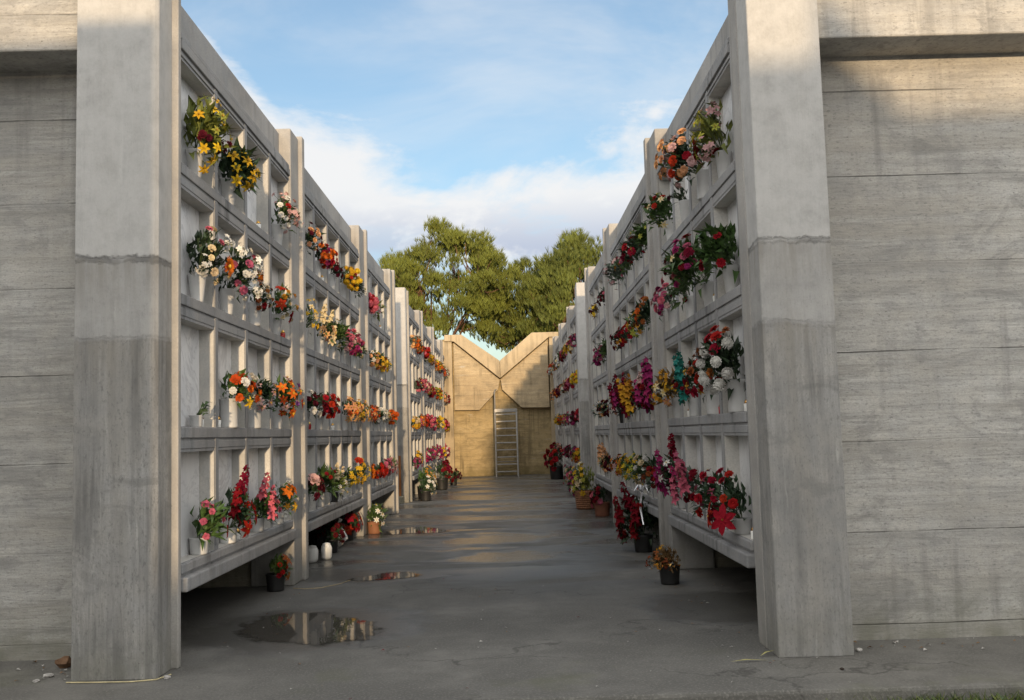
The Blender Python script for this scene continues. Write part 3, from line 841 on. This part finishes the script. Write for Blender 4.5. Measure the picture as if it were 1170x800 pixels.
put('L',0,3,2,'orange lilies over a pale pink lily', fl=[('lily','orange',7,.075),('lily','palepink',2,.07),('carnation','purple',2,.04)], leaves=('green',80,.13), R=.19, tall=1.4)
put('L',0,0,3,'green leaves with pink and red blossoms', fl=[('carnation','pink',5,.04),('poinsettia','red',2,.07)], leaves=('green',80,.14), R=.17, tall=1.3, pot='low')
put('L',0,1,3,'tall dark red gladiolus over red poinsettia', fl=[('spike','crimson',3,.10),('poinsettia','red',3,.09)], leaves=('dark',60,.13), R=.17, tall=1.6, pot='low')
put('L',0,2,3,'pink gladiolus over a bushy green plant', fl=[('spike','pink',3,.09),('carnation','pink',3,.04)], leaves=('green',150,.10), R=.17, tall=1.1, pot='low')
put('L',0,3,3,'orange red flower over white blossoms', fl=[('poinsettia','orange',2,.09),('lily','gold',2,.06),('rose','white',4,.04)], leaves=('green',60,.11), R=.16, tall=1.6, pot='low')
# left, second bay
put('L',1,0,0,'dark red and salmon roses', fl=[('rose','burgundy',4,.045),('rose','peach',4,.05)], leaves=('dark',80,.11), R=.19, tall=1.2)
put('L',1,1,0,'round red and orange dahlia bunch', fl=[('carnation','red',7,.055),('carnation','orange',6,.055),('carnation','magenta',3,.05)], leaves=('dark',60,.11), R=.19)
put('L',1,2,0,'small crimson carnations', fl=[('carnation','crimson',5,.045)], leaves=('dark',50,.10), R=.13)
put('L',1,3,0,'golden yellow chrysanthemums', fl=[('pompon','yellow',10,.055),('carnation','red',3,.04)], leaves=('dark',60,.11), R=.2)
put('L',1,4,0,'plain dark evergreen sprig', fl=[('carnation','lime',2,.03)], leaves=('dark',120,.10), R=.18)
put('L',1,0,1,'pale yellow orchids', fl=[('lily','cream',5,.06),('lily','yellow',3,.05)], leaves=('green',25,.11), R=.17, tall=1.6)
put('L',1,1,1,'cream and peach gladiolus', fl=[('spike','cream',3,.10),('lily','peach',4,.06)], leaves=('green',40,.12), R=.16, tall=1.4)
put('L',1,2,1,'loose green foliage with cream flowers', fl=[('lily','cream',2,.05),('lily','white',2,.05)], leaves=('green',100,.16), R=.17, tall=1.7)
put('L',1,3,1,'large bunch of pink and magenta roses', fl=[('carnation','pink',7,.06),('carnation','magenta',6,.055),('rose','palepink',3,.05)], leaves=('green',60,.12), R=.23)
put('L',1,4,1,'lime and cream lilies', fl=[('lily','cream',3,.06),('lily','lime',3,.06)], leaves=('green',70,.12), R=.17)
put('L',1,0,2,'burgundy roses with one white rose', fl=[('rose','burgundy',6,.05),('rose','white',2,.06)], leaves=('dark',90,.12), R=.18)
put('L',1,1,2,'scarlet and crimson carnations', fl=[('carnation','red',7,.06),('carnation','crimson',4,.05)], leaves=('dark',80,.11), R=.2)
put('L',1,3,2,'large peach lilies', fl=[('lily','peach',8,.085),('lily','orange',3,.07)], leaves=('dark',50,.12), R=.2)
put('L',1,4,2,'pale orange lilies in a wide bunch', fl=[('lily','peach',7,.08),('lily','gold',5,.07)], leaves=('green',50,.12), R=.2)
put('L',1,0,3,'maroon dahlias with one pale pink rose', fl=[('carnation','burgundy',7,.055),('rose','palepink',1,.08)], leaves=('dark',90,.12), R=.18)
put('L',1,1,3,'green foliage with red tulips hanging', fl=[('rose','crimson',4,.04)], leaves=('green',110,.14), R=.17, tall=1.5)
put('L',1,2,3,'lime white gladiolus', fl=[('spike','cream',2,.09),('lily','white',4,.05)], leaves=('lime',70,.13), R=.17, tall=1.2, mat='dark', pot='low')
put('L',1,3,3,'small yellow daffodil bunch', fl=[('lily','yellow',8,.055)], leaves=('green',40,.12), R=.15)
put('L',1,4,3,'yellow lilies with one red rose', fl=[('lily','yellow',11,.06),('rose','red',1,.075)], leaves=('dark',60,.12), R=.2, tall=1.2)
# left, third bay
put('L',2,0,0,'round crimson pink hydrangea', fl=[('pompon','pink',5,.08),('pompon','crimson',3,.07)], leaves=('dark',40,.11), R=.15)
put('L',2,1,0,'olive foliage with pink carnations', fl=[('carnation','palepink',4,.045)], leaves=('lime',80,.13), R=.19)
put('L',2,0,1,'salmon roses with white lilies', fl=[('rose','peach',5,.055),('lily','white',3,.06)], leaves=('green',60,.12), R=.18)
put('L',2,1,1,'gold lilies with rust carnations', fl=[('lily','gold',7,.065),('carnation','rust',4,.05)], leaves=('dark',50,.12), R=.2)
put('L',2,2,1,'yellow daisies in a full bunch', fl=[('daisy','yellow',7,.06)], leaves=('dark',60,.12), R=.19)
put('L',2,0,2,'orange rust lilies', fl=[('lily','orange',6,.075),('lily','peach',4,.07)], leaves=('dark',50,.12), R=.19)
put('L',2,1,2,'white roses with dark leaves', fl=[('rose','white',8,.055)], leaves=('dark',70,.12), R=.19)
put('L',2,2,2,'white lilies, half faded', fl=[('lily','white',6,.06),('lily','cream',3,.06)], leaves=('dark',50,.12), R=.17)
put('L',2,3,2,'bright orange chrysanthemums', fl=[('pompon','orange',7,.06)], leaves=('green',50,.12), R=.18)
put('L',2,0,3,'orange red dahlias', fl=[('carnation','orange',4,.06),('carnation','red',3,.05)], leaves=('dark',50,.12), R=.16)
put('L',2,1,3,'low bunch of red carnations', fl=[('carnation','red',8,.06)], leaves=('dark',50,.12), R=.19, tall=.8)
put('L',2,2,3,'dusky pink roses', fl=[('rose','pink',7,.06),('rose','palepink',3,.06)], leaves=('dark',60,.12), R=.19, tall=1.2)
put('L',2,3,3,'pale pink and white roses', fl=[('rose','palepink',6,.06),('rose','white',4,.05)], leaves=('green',40,.12), R=.18, tall=1.2)
# right, nearest bay
put('R',0,0,0,'wrapped pale green bouquet over crimson poinsettia', fl=[('spray','palepink',4,.11),('lily','lime',4,.06),('poinsettia','crimson',2,.11)], leaves=('lime',80,.15), R=.2, tall=1.7, zc={'poinsettia':.02})
put('R',0,1,0,'large bunch of peach and pink roses', fl=[('rose','peach',9,.06),('rose','palepink',5,.055),('rose','red',3,.065),('rose','orange',1,.06)], leaves=('dark',170,.11), R=.30, tall=1.0, lean=.5, pot='cylinder', ps=1.15)
put('R',0,2,0,'small dark sprig hanging low', fl=[('carnation','burgundy',1,.03)], leaves=('dark',22,.10), R=.12)
put('R',0,3,0,'lime wrapped bunch with red rose', fl=[('lily','lime',3,.06),('rose','red',3,.05),('lily','cream',2,.055)], leaves=('green',150,.14), R=.23, tall=1.1)
put('R',0,0,1,'green palm leaves with red rose', fl=[('rose','red',2,.06)], leaves=('green',150,.18), R=.24, tall=1.1)
put('R',0,1,1,'tall greenery with dark red and pink roses', fl=[('rose','crimson',4,.06),('rose','pink',4,.05),('lily','cream',2,.06),('carnation','magenta',3,.045)], leaves=('green',170,.17), R=.27, tall=1.2, lean=.5)
put('R',0,2,1,'thin green stems with small red buds', fl=[('carnation','crimson',3,.035)], leaves=('green',50,.16), R=.17, tall=1.4)
put('R',0,3,1,'dusky pink roses with grey leaves', fl=[('rose','pink',6,.055),('rose','palepink',3,.05),('carnation','magenta',3,.045)], leaves=('grey',50,.11), R=.18, tall=1.2)
put('R',0,0,2,'white pompon chrysanthemums with red roses', fl=[('pompon','white',8,.062),('rose','red',5,.065),('carnation','rust',2,.05)], leaves=('dark',160,.15), R=.24, tall=1.35, pot='cylinder', ps=1.15)
put('R',0,1,2,'red carnations with one orange lily', fl=[('carnation','red',6,.06),('lily','gold',2,.06),('carnation','rust',3,.05)], leaves=('dark',90,.12), R=.2, tall=1.2, pot='cylinder', ps=1.1)
put('R',0,2,2,'tall teal wrapped bunch with red berries', fl=[('spike','teal',4,.09),('carnation','crimson',4,.035)], leaves=('dark',40,.11), R=.14, tall=1.7)
put('R',0,3,2,'dried peach and straw coloured flowers', fl=[('spray','gold',5,.10),('lily','peach',4,.06),('lily','cream',2,.06)], leaves=('dry',110,.13), R=.21, tall=1.1)
put('R',0,0,3,'red poinsettia below red tulips', fl=[('poinsettia','red',3,.12),('rose','red',4,.05)], leaves=('dark',90,.13), R=.2, tall=1.5, pot='low', zc={'poinsettia':.03})
put('R',0,1,3,'pinkish red lilies with dark leaves', fl=[('lily','pink',3,.06),('carnation','red',5,.055)], leaves=('dark',70,.13), R=.18, tall=1.5, pot='low')
put('R',0,2,3,'rose pink gladiolus over grey greenery', fl=[('spike','pink',4,.10),('carnation','crimson',4,.05)], leaves=('grey',60,.11), R=.19, tall=1.3)
put('R',0,3,3,'crimson gladiolus with one white flower', fl=[('spike','magenta',4,.10),('spike','crimson',2,.10),('lily','white',2,.055)], leaves=('dark',100,.13), R=.22, tall=1.2)
# right, second bay
put('R',1,0,0,'trailing olive greenery', fl=[('lily','lime',3,.05),('rose','red',2,.05)], leaves=('green',130,.15), R=.22)
put('R',1,1,0,'dark greenery with one big red rose', fl=[('rose','red',3,.085),('rose','crimson',3,.06)], leaves=('dark',120,.14), R=.22, tall=1.2)
put('R',1,2,0,'yellow rose and pink sprigs', fl=[('rose','gold',2,.06),('carnation','pink',4,.04)], leaves=('green',60,.13), R=.18, tall=1.3)
put('R',1,3,0,'broad grey green fir branches', fl=[('spray','palepink',3,.09)], leaves=('grey',170,.15), R=.25, tall=1.1)
put('R',1,0,1,'dark greenery with rust orange roses', fl=[('rose','orange',3,.055),('rose','rust',3,.055)], leaves=('dark',130,.13), R=.22, tall=1.2)
put('R',1,1,1,'orange and lime lilies', fl=[('lily','gold',5,.065),('lily','lime',3,.065)], leaves=('green',60,.13), R=.2, tall=1.2)
put('R',1,2,1,'scarlet roses in a tight bunch', fl=[('rose','red',8,.06)], leaves=('dark',50,.12), R=.18)
put('R',1,3,1,'dark red roses, spread sideways', fl=[('rose','crimson',8,.055),('lily','gold',2,.05)], leaves=('dark',60,.12), R=.19)
put('R',1,0,2,'magenta gladiolus with pink top', fl=[('spike','magenta',5,.12),('spike','palepink',2,.09),('carnation','crimson',4,.05)], leaves=('dark',60,.12), R=.19, tall=1.5)
put('R',1,1,2,'small crimson carnations in dark leaves', fl=[('carnation','crimson',6,.05)], leaves=('dark',90,.12), R=.17)
put('R',1,2,2,'tall golden orange gladiolus', fl=[('spike','gold',5,.12),('carnation','red',3,.05)], leaves=('dark',50,.12), R=.16, tall=1.6)
put('R',1,3,2,'tall dark crimson gladiolus', fl=[('spike','crimson',6,.12),('spike','magenta',1,.1)], leaves=('dark',80,.12), R=.17, tall=1.6)
put('R',1,4,2,'pale pink lilies above a dark vase', fl=[('lily','palepink',5,.06),('lily','crimson',2,.06)], leaves=('dark',60,.12), R=.17, tall=1.2, mat='dark')
put('R',1,0,3,'dark foliage with white orchid and red ribbon', fl=[('lily','white',2,.055),('carnation','rust',3,.05),('rose','crimson',3,.04)], leaves=('dark',120,.13), R=.2, tall=1.2)
put('R',1,1,3,'cream white roses with grey leaves', fl=[('rose','cream',4,.06),('rose','white',3,.05)], leaves=('green',80,.13), R=.2, tall=1.2)
put('R',1,2,3,'lime and yellow lilies', fl=[('lily','lime',5,.06),('lily','yellow',4,.06)], leaves=('green',70,.13), R=.2, tall=1.2)
put('R',1,3,3,'yellow and orange lilies', fl=[('lily','yellow',6,.065),('lily','gold',4,.065)], leaves=('green',60,.12), R=.19, tall=1.2)
put('R',1,4,3,'rust orange and pink lilies', fl=[('lily','orange',4,.07),('lily','palepink',3,.06),('carnation','rust',3,.05)], leaves=('dark',60,.12), R=.19, tall=1.1)
# right, third bay
put('R',2,0,0,'dusky burgundy roses', fl=[('rose','burgundy',6,.055),('rose','pink',2,.05)], leaves=('dark',60,.12), R=.18)
put('R',2,2,0,'yellow lily with rust leaves', fl=[('lily','yellow',4,.06),('carnation','burgundy',3,.05)], leaves=('dry',60,.12), R=.18)
put('R',2,0,1,'tall olive foliage', fl=[('lily','lime',2,.05)], leaves=('green',120,.14), R=.19, tall=1.5)
put('R',2,1,1,'pink and magenta carnations', fl=[('carnation','pink',8,.06),('carnation','magenta',5,.06)], leaves=('dark',60,.12), R=.2, tall=1.2)
put('R',2,0,2,'dark burgundy carnations', fl=[('carnation','burgundy',6,.055)], leaves=('dark',60,.12), R=.17)
put('R',2,1,2,'peach roses with dark ribbon', fl=[('rose','peach',4,.055),('rose','burgundy',3,.05)], leaves=('dark',60,.12), R=.17, tall=1.2)
put('R',2,2,2,'white lilies with grey leaves', fl=[('lily','white',6,.06)], leaves=('grey',60,.12), R=.18, tall=1.2)
put('R',2,0,3,'maroon roses low in the niche', fl=[('rose','burgundy',7,.055)], leaves=('dark',60,.12), R=.18)
put('R',2,1,3,'peach gladiolus', fl=[('spike','peach',4,.11),('lily','cream',2,.06)], leaves=('green',60,.12), R=.17, tall=1.4)

ORD = ['first','second','third','fourth','fifth']; RW = ['top','second','third','bottom']
def niche(side, ys, col, row):
    plane = PL if side == 'L' else PR; s_ = -1 if side == 'L' else 1
    return (s_*(plane+.038), ys+col*PITCH+OPEN*.5, ROWS[row][0]), (-s_,0,0)
BAYN = ['nearest','second','third']
for (side, bay, col, row), (words, spec) in B.items():
    ys = (NEAR_L if side == 'L' else NEAR_R)[bay][0]
    loc, ov = niche(side, ys, col, row)
    R = random.Random(hash((bay,col,row)) % 9973 + (7 if side == 'L' else 0))
    loc = (loc[0], loc[1]+R.uniform(-.07,.07)+(.1 if (bay,col) == (0,0) else 0), loc[2])
    wl = 'left' if side == 'L' else 'right'
    nw = len(words.split())
    lab = f"{words}, {RW[row]} row, {ORD[col]} niche, {wl} wall's {BAYN[bay]} bay" if nw <= 7 else f"{words}, {RW[row]} row, {wl} wall's {BAYN[bay]} bay"
    bouquet(loc, ov, spec, (bay*100+col*10+row)*2+(side == 'R'), lab, f'flower bouquets in the {wl} wall niches', detail=bay < 2)

# far blocks: smaller in the picture
PAL = [('orange','rust','peach'),('red','pink','crimson'),('yellow','cream','gold'),('pink','palepink','magenta'),('white','cream','pink'),('peach','palepink','orange'),
       ('burgundy','pink','red'),('yellow','orange','lime'),('magenta','pink','white'),('crimson','red','burgundy')]
CW = dict(palepink='pale pink', burgundy='maroon', lime='lime green', gold='golden')
FK = {'lily':'lilies','rose':'roses','carnation':'carnations','pompon':'chrysanthemums','daisy':'daisies'}
R = random.Random(77)
n_all = 0
for side in 'LR':
    wl = 'left' if side == 'L' else 'right'; gcol = 0
    for bi, (ys, nc) in enumerate(FAR):
        for col in range(nc):
            for row in range(4):
                if R.random() < .14: continue
                pal = R.choice(PAL); k1, k2 = R.sample(list(FK), 2)
                if side == 'L' and row == 0 and bi == 0: pal = PAL[0]
                if side == 'L' and row == 3: pal = R.choice([PAL[2],PAL[5],PAL[8]])
                loc, ov = niche(side, ys, col, row)
                sp_ = S(fl=[(k1,pal[0],R.randint(4,7),.07),(k2,pal[1],R.randint(2,5),.06),(k2,pal[2],R.randint(0,3),.06)], leaves=(R.choice(['dark','dark','green','grey']),R.randint(50,90),.13),
                        R=R.uniform(.17,.23), tall=R.uniform(.9,1.4), pot=R.choice(['cone','cylinder','urn','low']), mat=R.choice(['white','white','grey']))
                w1 = CW.get(pal[0],pal[0]); w2 = CW.get(pal[1],pal[1])
                nth = gcol+col+1
                nn = ORD[nth-1] if nth <= 5 else {6:'sixth',7:'seventh',8:'eighth',9:'ninth',10:'tenth',11:'eleventh',12:'twelfth',13:'thirteenth'}[nth]
                bouquet(loc, ov, sp_, 5000+n_all, f"{w1} {FK[k1]} with {w2} {FK[k2]}, {RW[row]} row, {nn} niche, far {wl} wall", f'flower bouquets in the far {wl} wall niches', detail=False)
                n_all += 1
        gcol += nc

# votive lights beside some of the vases
def votive(loc, label, red=False):
    root = empty('votive_light', loc, label, 'candle', 'votive lights on the niche sills')
    mb = MB(); mb.lathe([(.022,0),(.024,.005),(.026,.055),(.022,.06)], 12, cap1=True); mb.build('cup', M['candle_red' if red else 'candle'], root, smooth=True)
    mb = MB(); mb.lathe([(.024,.06),(.018,.075),(.006,.092)], 12, cap1=True); mb.build('cap', M['goldfoil'], root, smooth=True)
for i, (side, bay, col, row, dy, red) in enumerate([('L',0,0,2,.18,0),('L',0,2,0,.16,0),('L',0,1,2,-.26,0),('L',0,3,1,.25,1),('L',0,1,3,.28,0),('L',1,0,2,.24,1),('L',1,2,2,.0,0),('L',1,1,0,.26,0),
        ('R',0,0,2,-.25,0),('R',0,1,2,-.26,1),('R',0,0,3,-.27,0),('R',0,1,1,-.24,0),('R',0,2,2,.26,0),('R',1,0,2,-.26,0),('R',1,2,3,.25,1),('L',2,2,0,.1,0)]):
    ys = (NEAR_L if side == 'L' else NEAR_R)[bay][0]; loc, ov = niche(side, ys, col, row)
    wl = 'left' if side == 'L' else 'right'
    votive((loc[0], loc[1]+dy, loc[2]), f"small {'red' if red else 'white'} votive light, {RW[row]} row, {ORD[col]} niche, {wl} wall's {BAYN[bay]} bay", red)

# ------------------------------------------------------------------ pots standing on the paving
G = 'potted plants standing on the paving'
def floor_pot(x, y, label, seed, kind='low', mat='dark', ps=1.6, name='potted_plant', **k):
    sp_ = S(pot=kind, mat=mat, ps=ps, lean=k.pop('lean',.05), wall=-9, **k)
    return bouquet((x,y,0.003), (1 if x < 0 else -1,0,0), sp_, seed, label, G, name=name, cat='potted plant')
floor_pot(-2.33,9.85,'small red and green plant in black pot by the nearest left support', 301, ps=1.35, fl=[('poinsettia','rust',4,.07),('carnation','red',3,.035)], leaves=('green',110,.10), R=.15, tall=1.0)
floor_pot(-2.35,13.0,'burgundy flowers in black pot deep in shade under the left wall', 302, ps=1.4, fl=[('carnation','burgundy',9,.05)], leaves=('dark',110,.12), R=.2)
floor_pot(-2.62,13.5,'dark red cyclamen behind white bag under the left wall', 303, ps=1.6, fl=[('carnation','crimson',8,.05),('carnation','pink',3,.045)], leaves=('dark',120,.12), R=.24)
floor_pot(-2.38,14.45,'scarlet poinsettia in front of the second left support', 304, ps=1.5, fl=[('poinsettia','red',7,.11)], leaves=('dark',70,.13), R=.22, tall=.9)
floor_pot(-2.10,15.35,'white lilies in terracotta pot at the second left pillar', 305, mat='terracotta', ps=1.5, fl=[('lily','white',5,.06)], leaves=('green',70,.17), R=.2, tall=1.1)
floor_pot(-1.92,22.75,'white flowers in dark pot on the floor before the far left wall', 306, ps=1.9, fl=[('lily','white',5,.07),('rose','white',4,.06)], leaves=('dark',130,.15), R=.32, tall=.9)
floor_pot(-2.02,23.6,'peach and yellow flowers on tall stems before the far left wall', 307, ps=2.4, fl=[('lily','peach',6,.08),('lily','gold',5,.08)], leaves=('green',90,.17), R=.30, tall=1.4)
floor_pot(-1.85,27.2,'dark red bush in a pot before the far left wall', 308, ps=2.6, fl=[('carnation','crimson',12,.085)], leaves=('dark',110,.15), R=.42, tall=1.0)
floor_pot(-1.65,29.5,'low dark plant near the end wall, left side', 309, ps=1.6, fl=[('carnation','burgundy',6,.06)], leaves=('dark',90,.15), R=.28, tall=.7)
floor_pot(1.52,9.55,'dry brown plant in black pot with gold foil at the right pillar', 310, ps=1.45, kind='low', fl=[('spray','rust',4,.07),('spray','gold',2,.05)], leaves=('dry',120,.10), R=.19, tall=.7)
floor_pot(1.62,12.1,'large crimson cyclamen with dark leaves and silver ribbon, right side', 311, ps=1.7, fl=[('spike','crimson',6,.12),('carnation','crimson',12,.06)], leaves=('dark',210,.16), R=.34, tall=1.15)
floor_pot(1.62,17.3,'dark red plant in red pot under the right wall', 312, ps=2.0, mat='terracotta', fl=[('carnation','crimson',7,.06),('rose','pink',3,.06)], leaves=('dark',80,.13), R=.24)
floor_pot(1.50,20.4,'purple and white flowers in a pot behind the wicker basket', 313, ps=2.0, fl=[('carnation','magenta',6,.06),('lily','white',5,.06)], leaves=('dark',110,.15), R=.32, tall=1.1)
floor_pot(1.55,31.5,'tall red flowers over dark leaves near the end wall, right side', 314, ps=3.4, fl=[('carnation','red',12,.12)], leaves=('dark',170,.17), R=.42, tall=1.5)
floor_pot(1.62,24.6,'faded pink flowers in pot before the far right wall', 315, ps=2.2, fl=[('rose','pink',7,.07),('rose','cream',3,.07)], leaves=('green',80,.15), R=.3, tall=1.2)
# basket of yellow flowers
r_b = bouquet((1.47,19.0,.003), (-1,0,0), S(pot='low', mat='terracotta', ps=2.9, wall=-9, lean=.0, fl=[('lily','yellow',9,.08),('lily','lime',5,.08),('lily','cream',6,.08)], leaves=('lime',120,.16), R=.34, tall=1.35), 320,
        'yellow lilies in wicker basket on the floor before the right wall', G, name='flower_basket', cat='flower basket')
mb = MB()
for k in range(9):
    rr = (.176+.028*k/8)*1.03; mb.lathe([(rr,.02+k*.036),(rr+.012,.036+k*.036),(rr,.052+k*.036)], 20, cap0=False)
mb.build('wicker_weave', M['wicker'], r_b)
# ribbon on the cyclamen and foil on the dry plant
cy = next(o for o in bpy.data.objects if o.get('label','').startswith('large crimson cyclamen'))
mb = MB()
for k in range(7):
    a = k*.9; mb.tube([(0,-.05,.72),(.06*math.cos(a),-.05+.06*math.sin(a),.80),(.11*math.cos(a),-.05+.11*math.sin(a),.72+.02*(k%3))], [.006,.016,.008], 5)
mb.tube([(0,-.05,.72),(-.05,-.22,.55),(-.03,-.3,.35)], [.012,.016,.01], 5)
mb.build('ribbon', M['ribbon'], cy)
dp = next(o for o in bpy.data.objects if o.get('label','').startswith('dry brown plant'))
mb = MB()
Rr = random.Random(9)
for k in range(9):
    a = -PI/2+Rr.uniform(-.8,.6); mb.leaf((.12*math.cos(a),.14*math.sin(a),.2+Rr.uniform(-.02,.05)), (math.cos(a),math.sin(a),Rr.uniform(-.4,.6)), (0,0,1), .06, .04)
mb.build('foil', M['goldfoil'], dp)
# white grave lights and a bag under the left wall
for x, y, s_, lb in ((-2.40,12.0,.78,'rounded white plastic lantern on the paving under the left wall'),(-2.27,12.25,.7,'white grave light standing close behind a rounded lantern')):
    root = empty('grave_lantern', (x,y,.003), lb, 'lantern', 'white lanterns under the left wall')
    mb = MB(); mb.lathe([(.07*s_,0),(.095*s_,.03),(.10*s_,.13),(.085*s_,.17)], 18, cap1=True); mb.build('body', M['candle'], root, smooth=True)
    mb = MB(); mb.lathe([(.088*s_,.172*s_+.0),(.07*s_,.195),(.02*s_,.205)], 18, cap0=True, cap1=True); mb.build('lid', M['candle'], root, smooth=True)
root = empty('plastic_bag', (-2.36,13.55,.003), 'crumpled white plastic bag between dark red plants under the left wall', 'bag')
mb = MB(); Rr = random.Random(3); n = 14; m_ = 8
mb.lathe([(.13*math.sin(PI*(k+.4)/(m_+.6))+.005, .30*k/m_) for k in range(m_+1)], n, cap1=True)
mb.v = [(x*(1+Rr.uniform(-.2,.2)), y*(1+Rr.uniform(-.2,.2)), max(0,z+Rr.uniform(-.02,.02))) for x,y,z in mb.v]
mb.build('film', M['candle'], root)
mb = MB(); mb.tube([(0,0,.29),(.02,.01,.34),(.05,-.01,.38)],[.02,.012,.03],6); mb.build('knot', M['candle'], root)

# ------------------------------------------------------------------ small litter
sgn(link('cord', (lambda mb: (mb.tube([(-2.80,6.29,.008),(-2.6,6.27,.008),(-2.38,6.26,.008),(-2.24,6.30,.008),(-2.19,6.42,.009)], .004, 6), mb)[1])(MB()).mesh('cord', M['cord'])), 'pale cord lying along the foot of the left front pilaster', 'cord')
sgn(link('cord', (lambda mb: (mb.tube([(-2.18,9.95,.006),(-2.05,9.88,.006),(-1.9,9.92,.006),(-1.75,10.15,.006),(-1.68,10.4,.006)], .004, 6), mb)[1])(MB()).mesh('cord', M['cord'])), 'thin pale cord curving over the paving near the small red plant', 'cord')
mb = MB(); mb.leaf((1.36,6.30,.010),(1,.12,.0),(0,0,1),.26,.022,0,.05)
sgn(mb.build('straw', M['straw']), 'yellow green palm strip on the paving beside the right front pilaster', 'straw')
mb = MB(); mb.leaf((1.58,6.42,.012),(.8,.6,.12),(0,0,1),.16,.02,0,.1)
sgn(mb.build('straw', M['straw']), 'short straw blade leaning against the right front pilaster', 'straw')
def rock(name, x, y, s_, label, cat, mat, seed, z=0, grp=None, flat=.6):
    Rr = random.Random(seed); bm = bmesh.new(); bmesh.ops.create_icosphere(bm, subdivisions=2, radius=s_)
    for v in bm.verts: v.co *= Rr.uniform(.78,1.15); v.co.z *= flat
    me = bpy.data.meshes.new(name); bm.to_mesh(me); bm.free(); me.materials.append(mat)
    o = link(name, me, None); o.location = (x,y,z+s_*flat*.75); o.rotation_euler = (0,0,Rr.random()*6)
    return sgn(o, label, cat, grp)
rock('pebble', -2.19,6.34,.022,'single pale pebble at the right corner of the left front pilaster','pebble',M['stone'],1)
rock('pebble', -3.0,6.48,.035,'pale flat stone on the paving left of the left front pilaster','pebble',M['stone'],2,flat=.4)
rock('pebble', -3.02,6.36,.02,'smallest stone below the pale flat stone, left corner','pebble',M['stone'],5,flat=.5)
rock('rubble', -3.02,6.75,.055,'brown clump of leaf litter against the left side wall','rubble',M['dryleaf'],3,flat=.8)
rock('pebble', 2.25,6.52,.022,'tiny white pebble at the outer corner of the right front pilaster','pebble',M['stone'],6)
rock('pebble', 1.98,6.05,.014,'dark bead sized pebble before the right front pilaster','pebble',M['soil'],7)
Rr = random.Random(21); mb = MB()
for k in range(420):
    zone = Rr.random()
    if zone < .09: x, y = Rr.uniform(-3.8,-2.75), Rr.uniform(6.35,6.98)
    elif zone < .16: x, y = Rr.uniform(2.2,4), Rr.uniform(6.4,6.82)
    elif zone < .6:
        x, y = Rr.choice([-2.15+abs(Rr.gauss(0,.16)), 1.66-abs(Rr.gauss(0,.16))]), Rr.uniform(7,26)
    else: x, y = Rr.uniform(-2.2,2.0), Rr.uniform(5.7,20)
    s_ = Rr.uniform(.008,.026) if zone < .16 else Rr.uniform(.007,.018)
    a = Rr.random()*6.28
    mb.leaf((x,y,.006),(math.cos(a),math.sin(a),.1),(Rr.gauss(0,.2),Rr.gauss(0,.2),1),s_*1.8,s_,(2 if zone > .9 else Rr.randrange(2)),.3)
sgn(mb.build('leaf_litter', [M['dryleaf'], M['stone'], FM['crimson']]), 'scattered tiny dry leaves and grit on the grey paving', 'leaf litter', kind='stuff')
mb = MB(); Rr = random.Random(31)
for k in range(420):
    x = Rr.gauss(2.45,.28); y = 5.56+Rr.gauss(0,.05)
    a = Rr.random()*6.28; L = Rr.uniform(.02,.06)
    mb.leaf((x,y,-.138),(math.cos(a)*.6,math.sin(a)*.6,1),(math.sin(a),math.cos(a),.2),L*.6+.105,.008,Rr.randrange(2),.4)
sgn(mb.build('moss_tuft', [LM['green'], LM['lime']]), 'mossy green tuft growing along the paving edge at lower right', 'grass', kind='stuff')
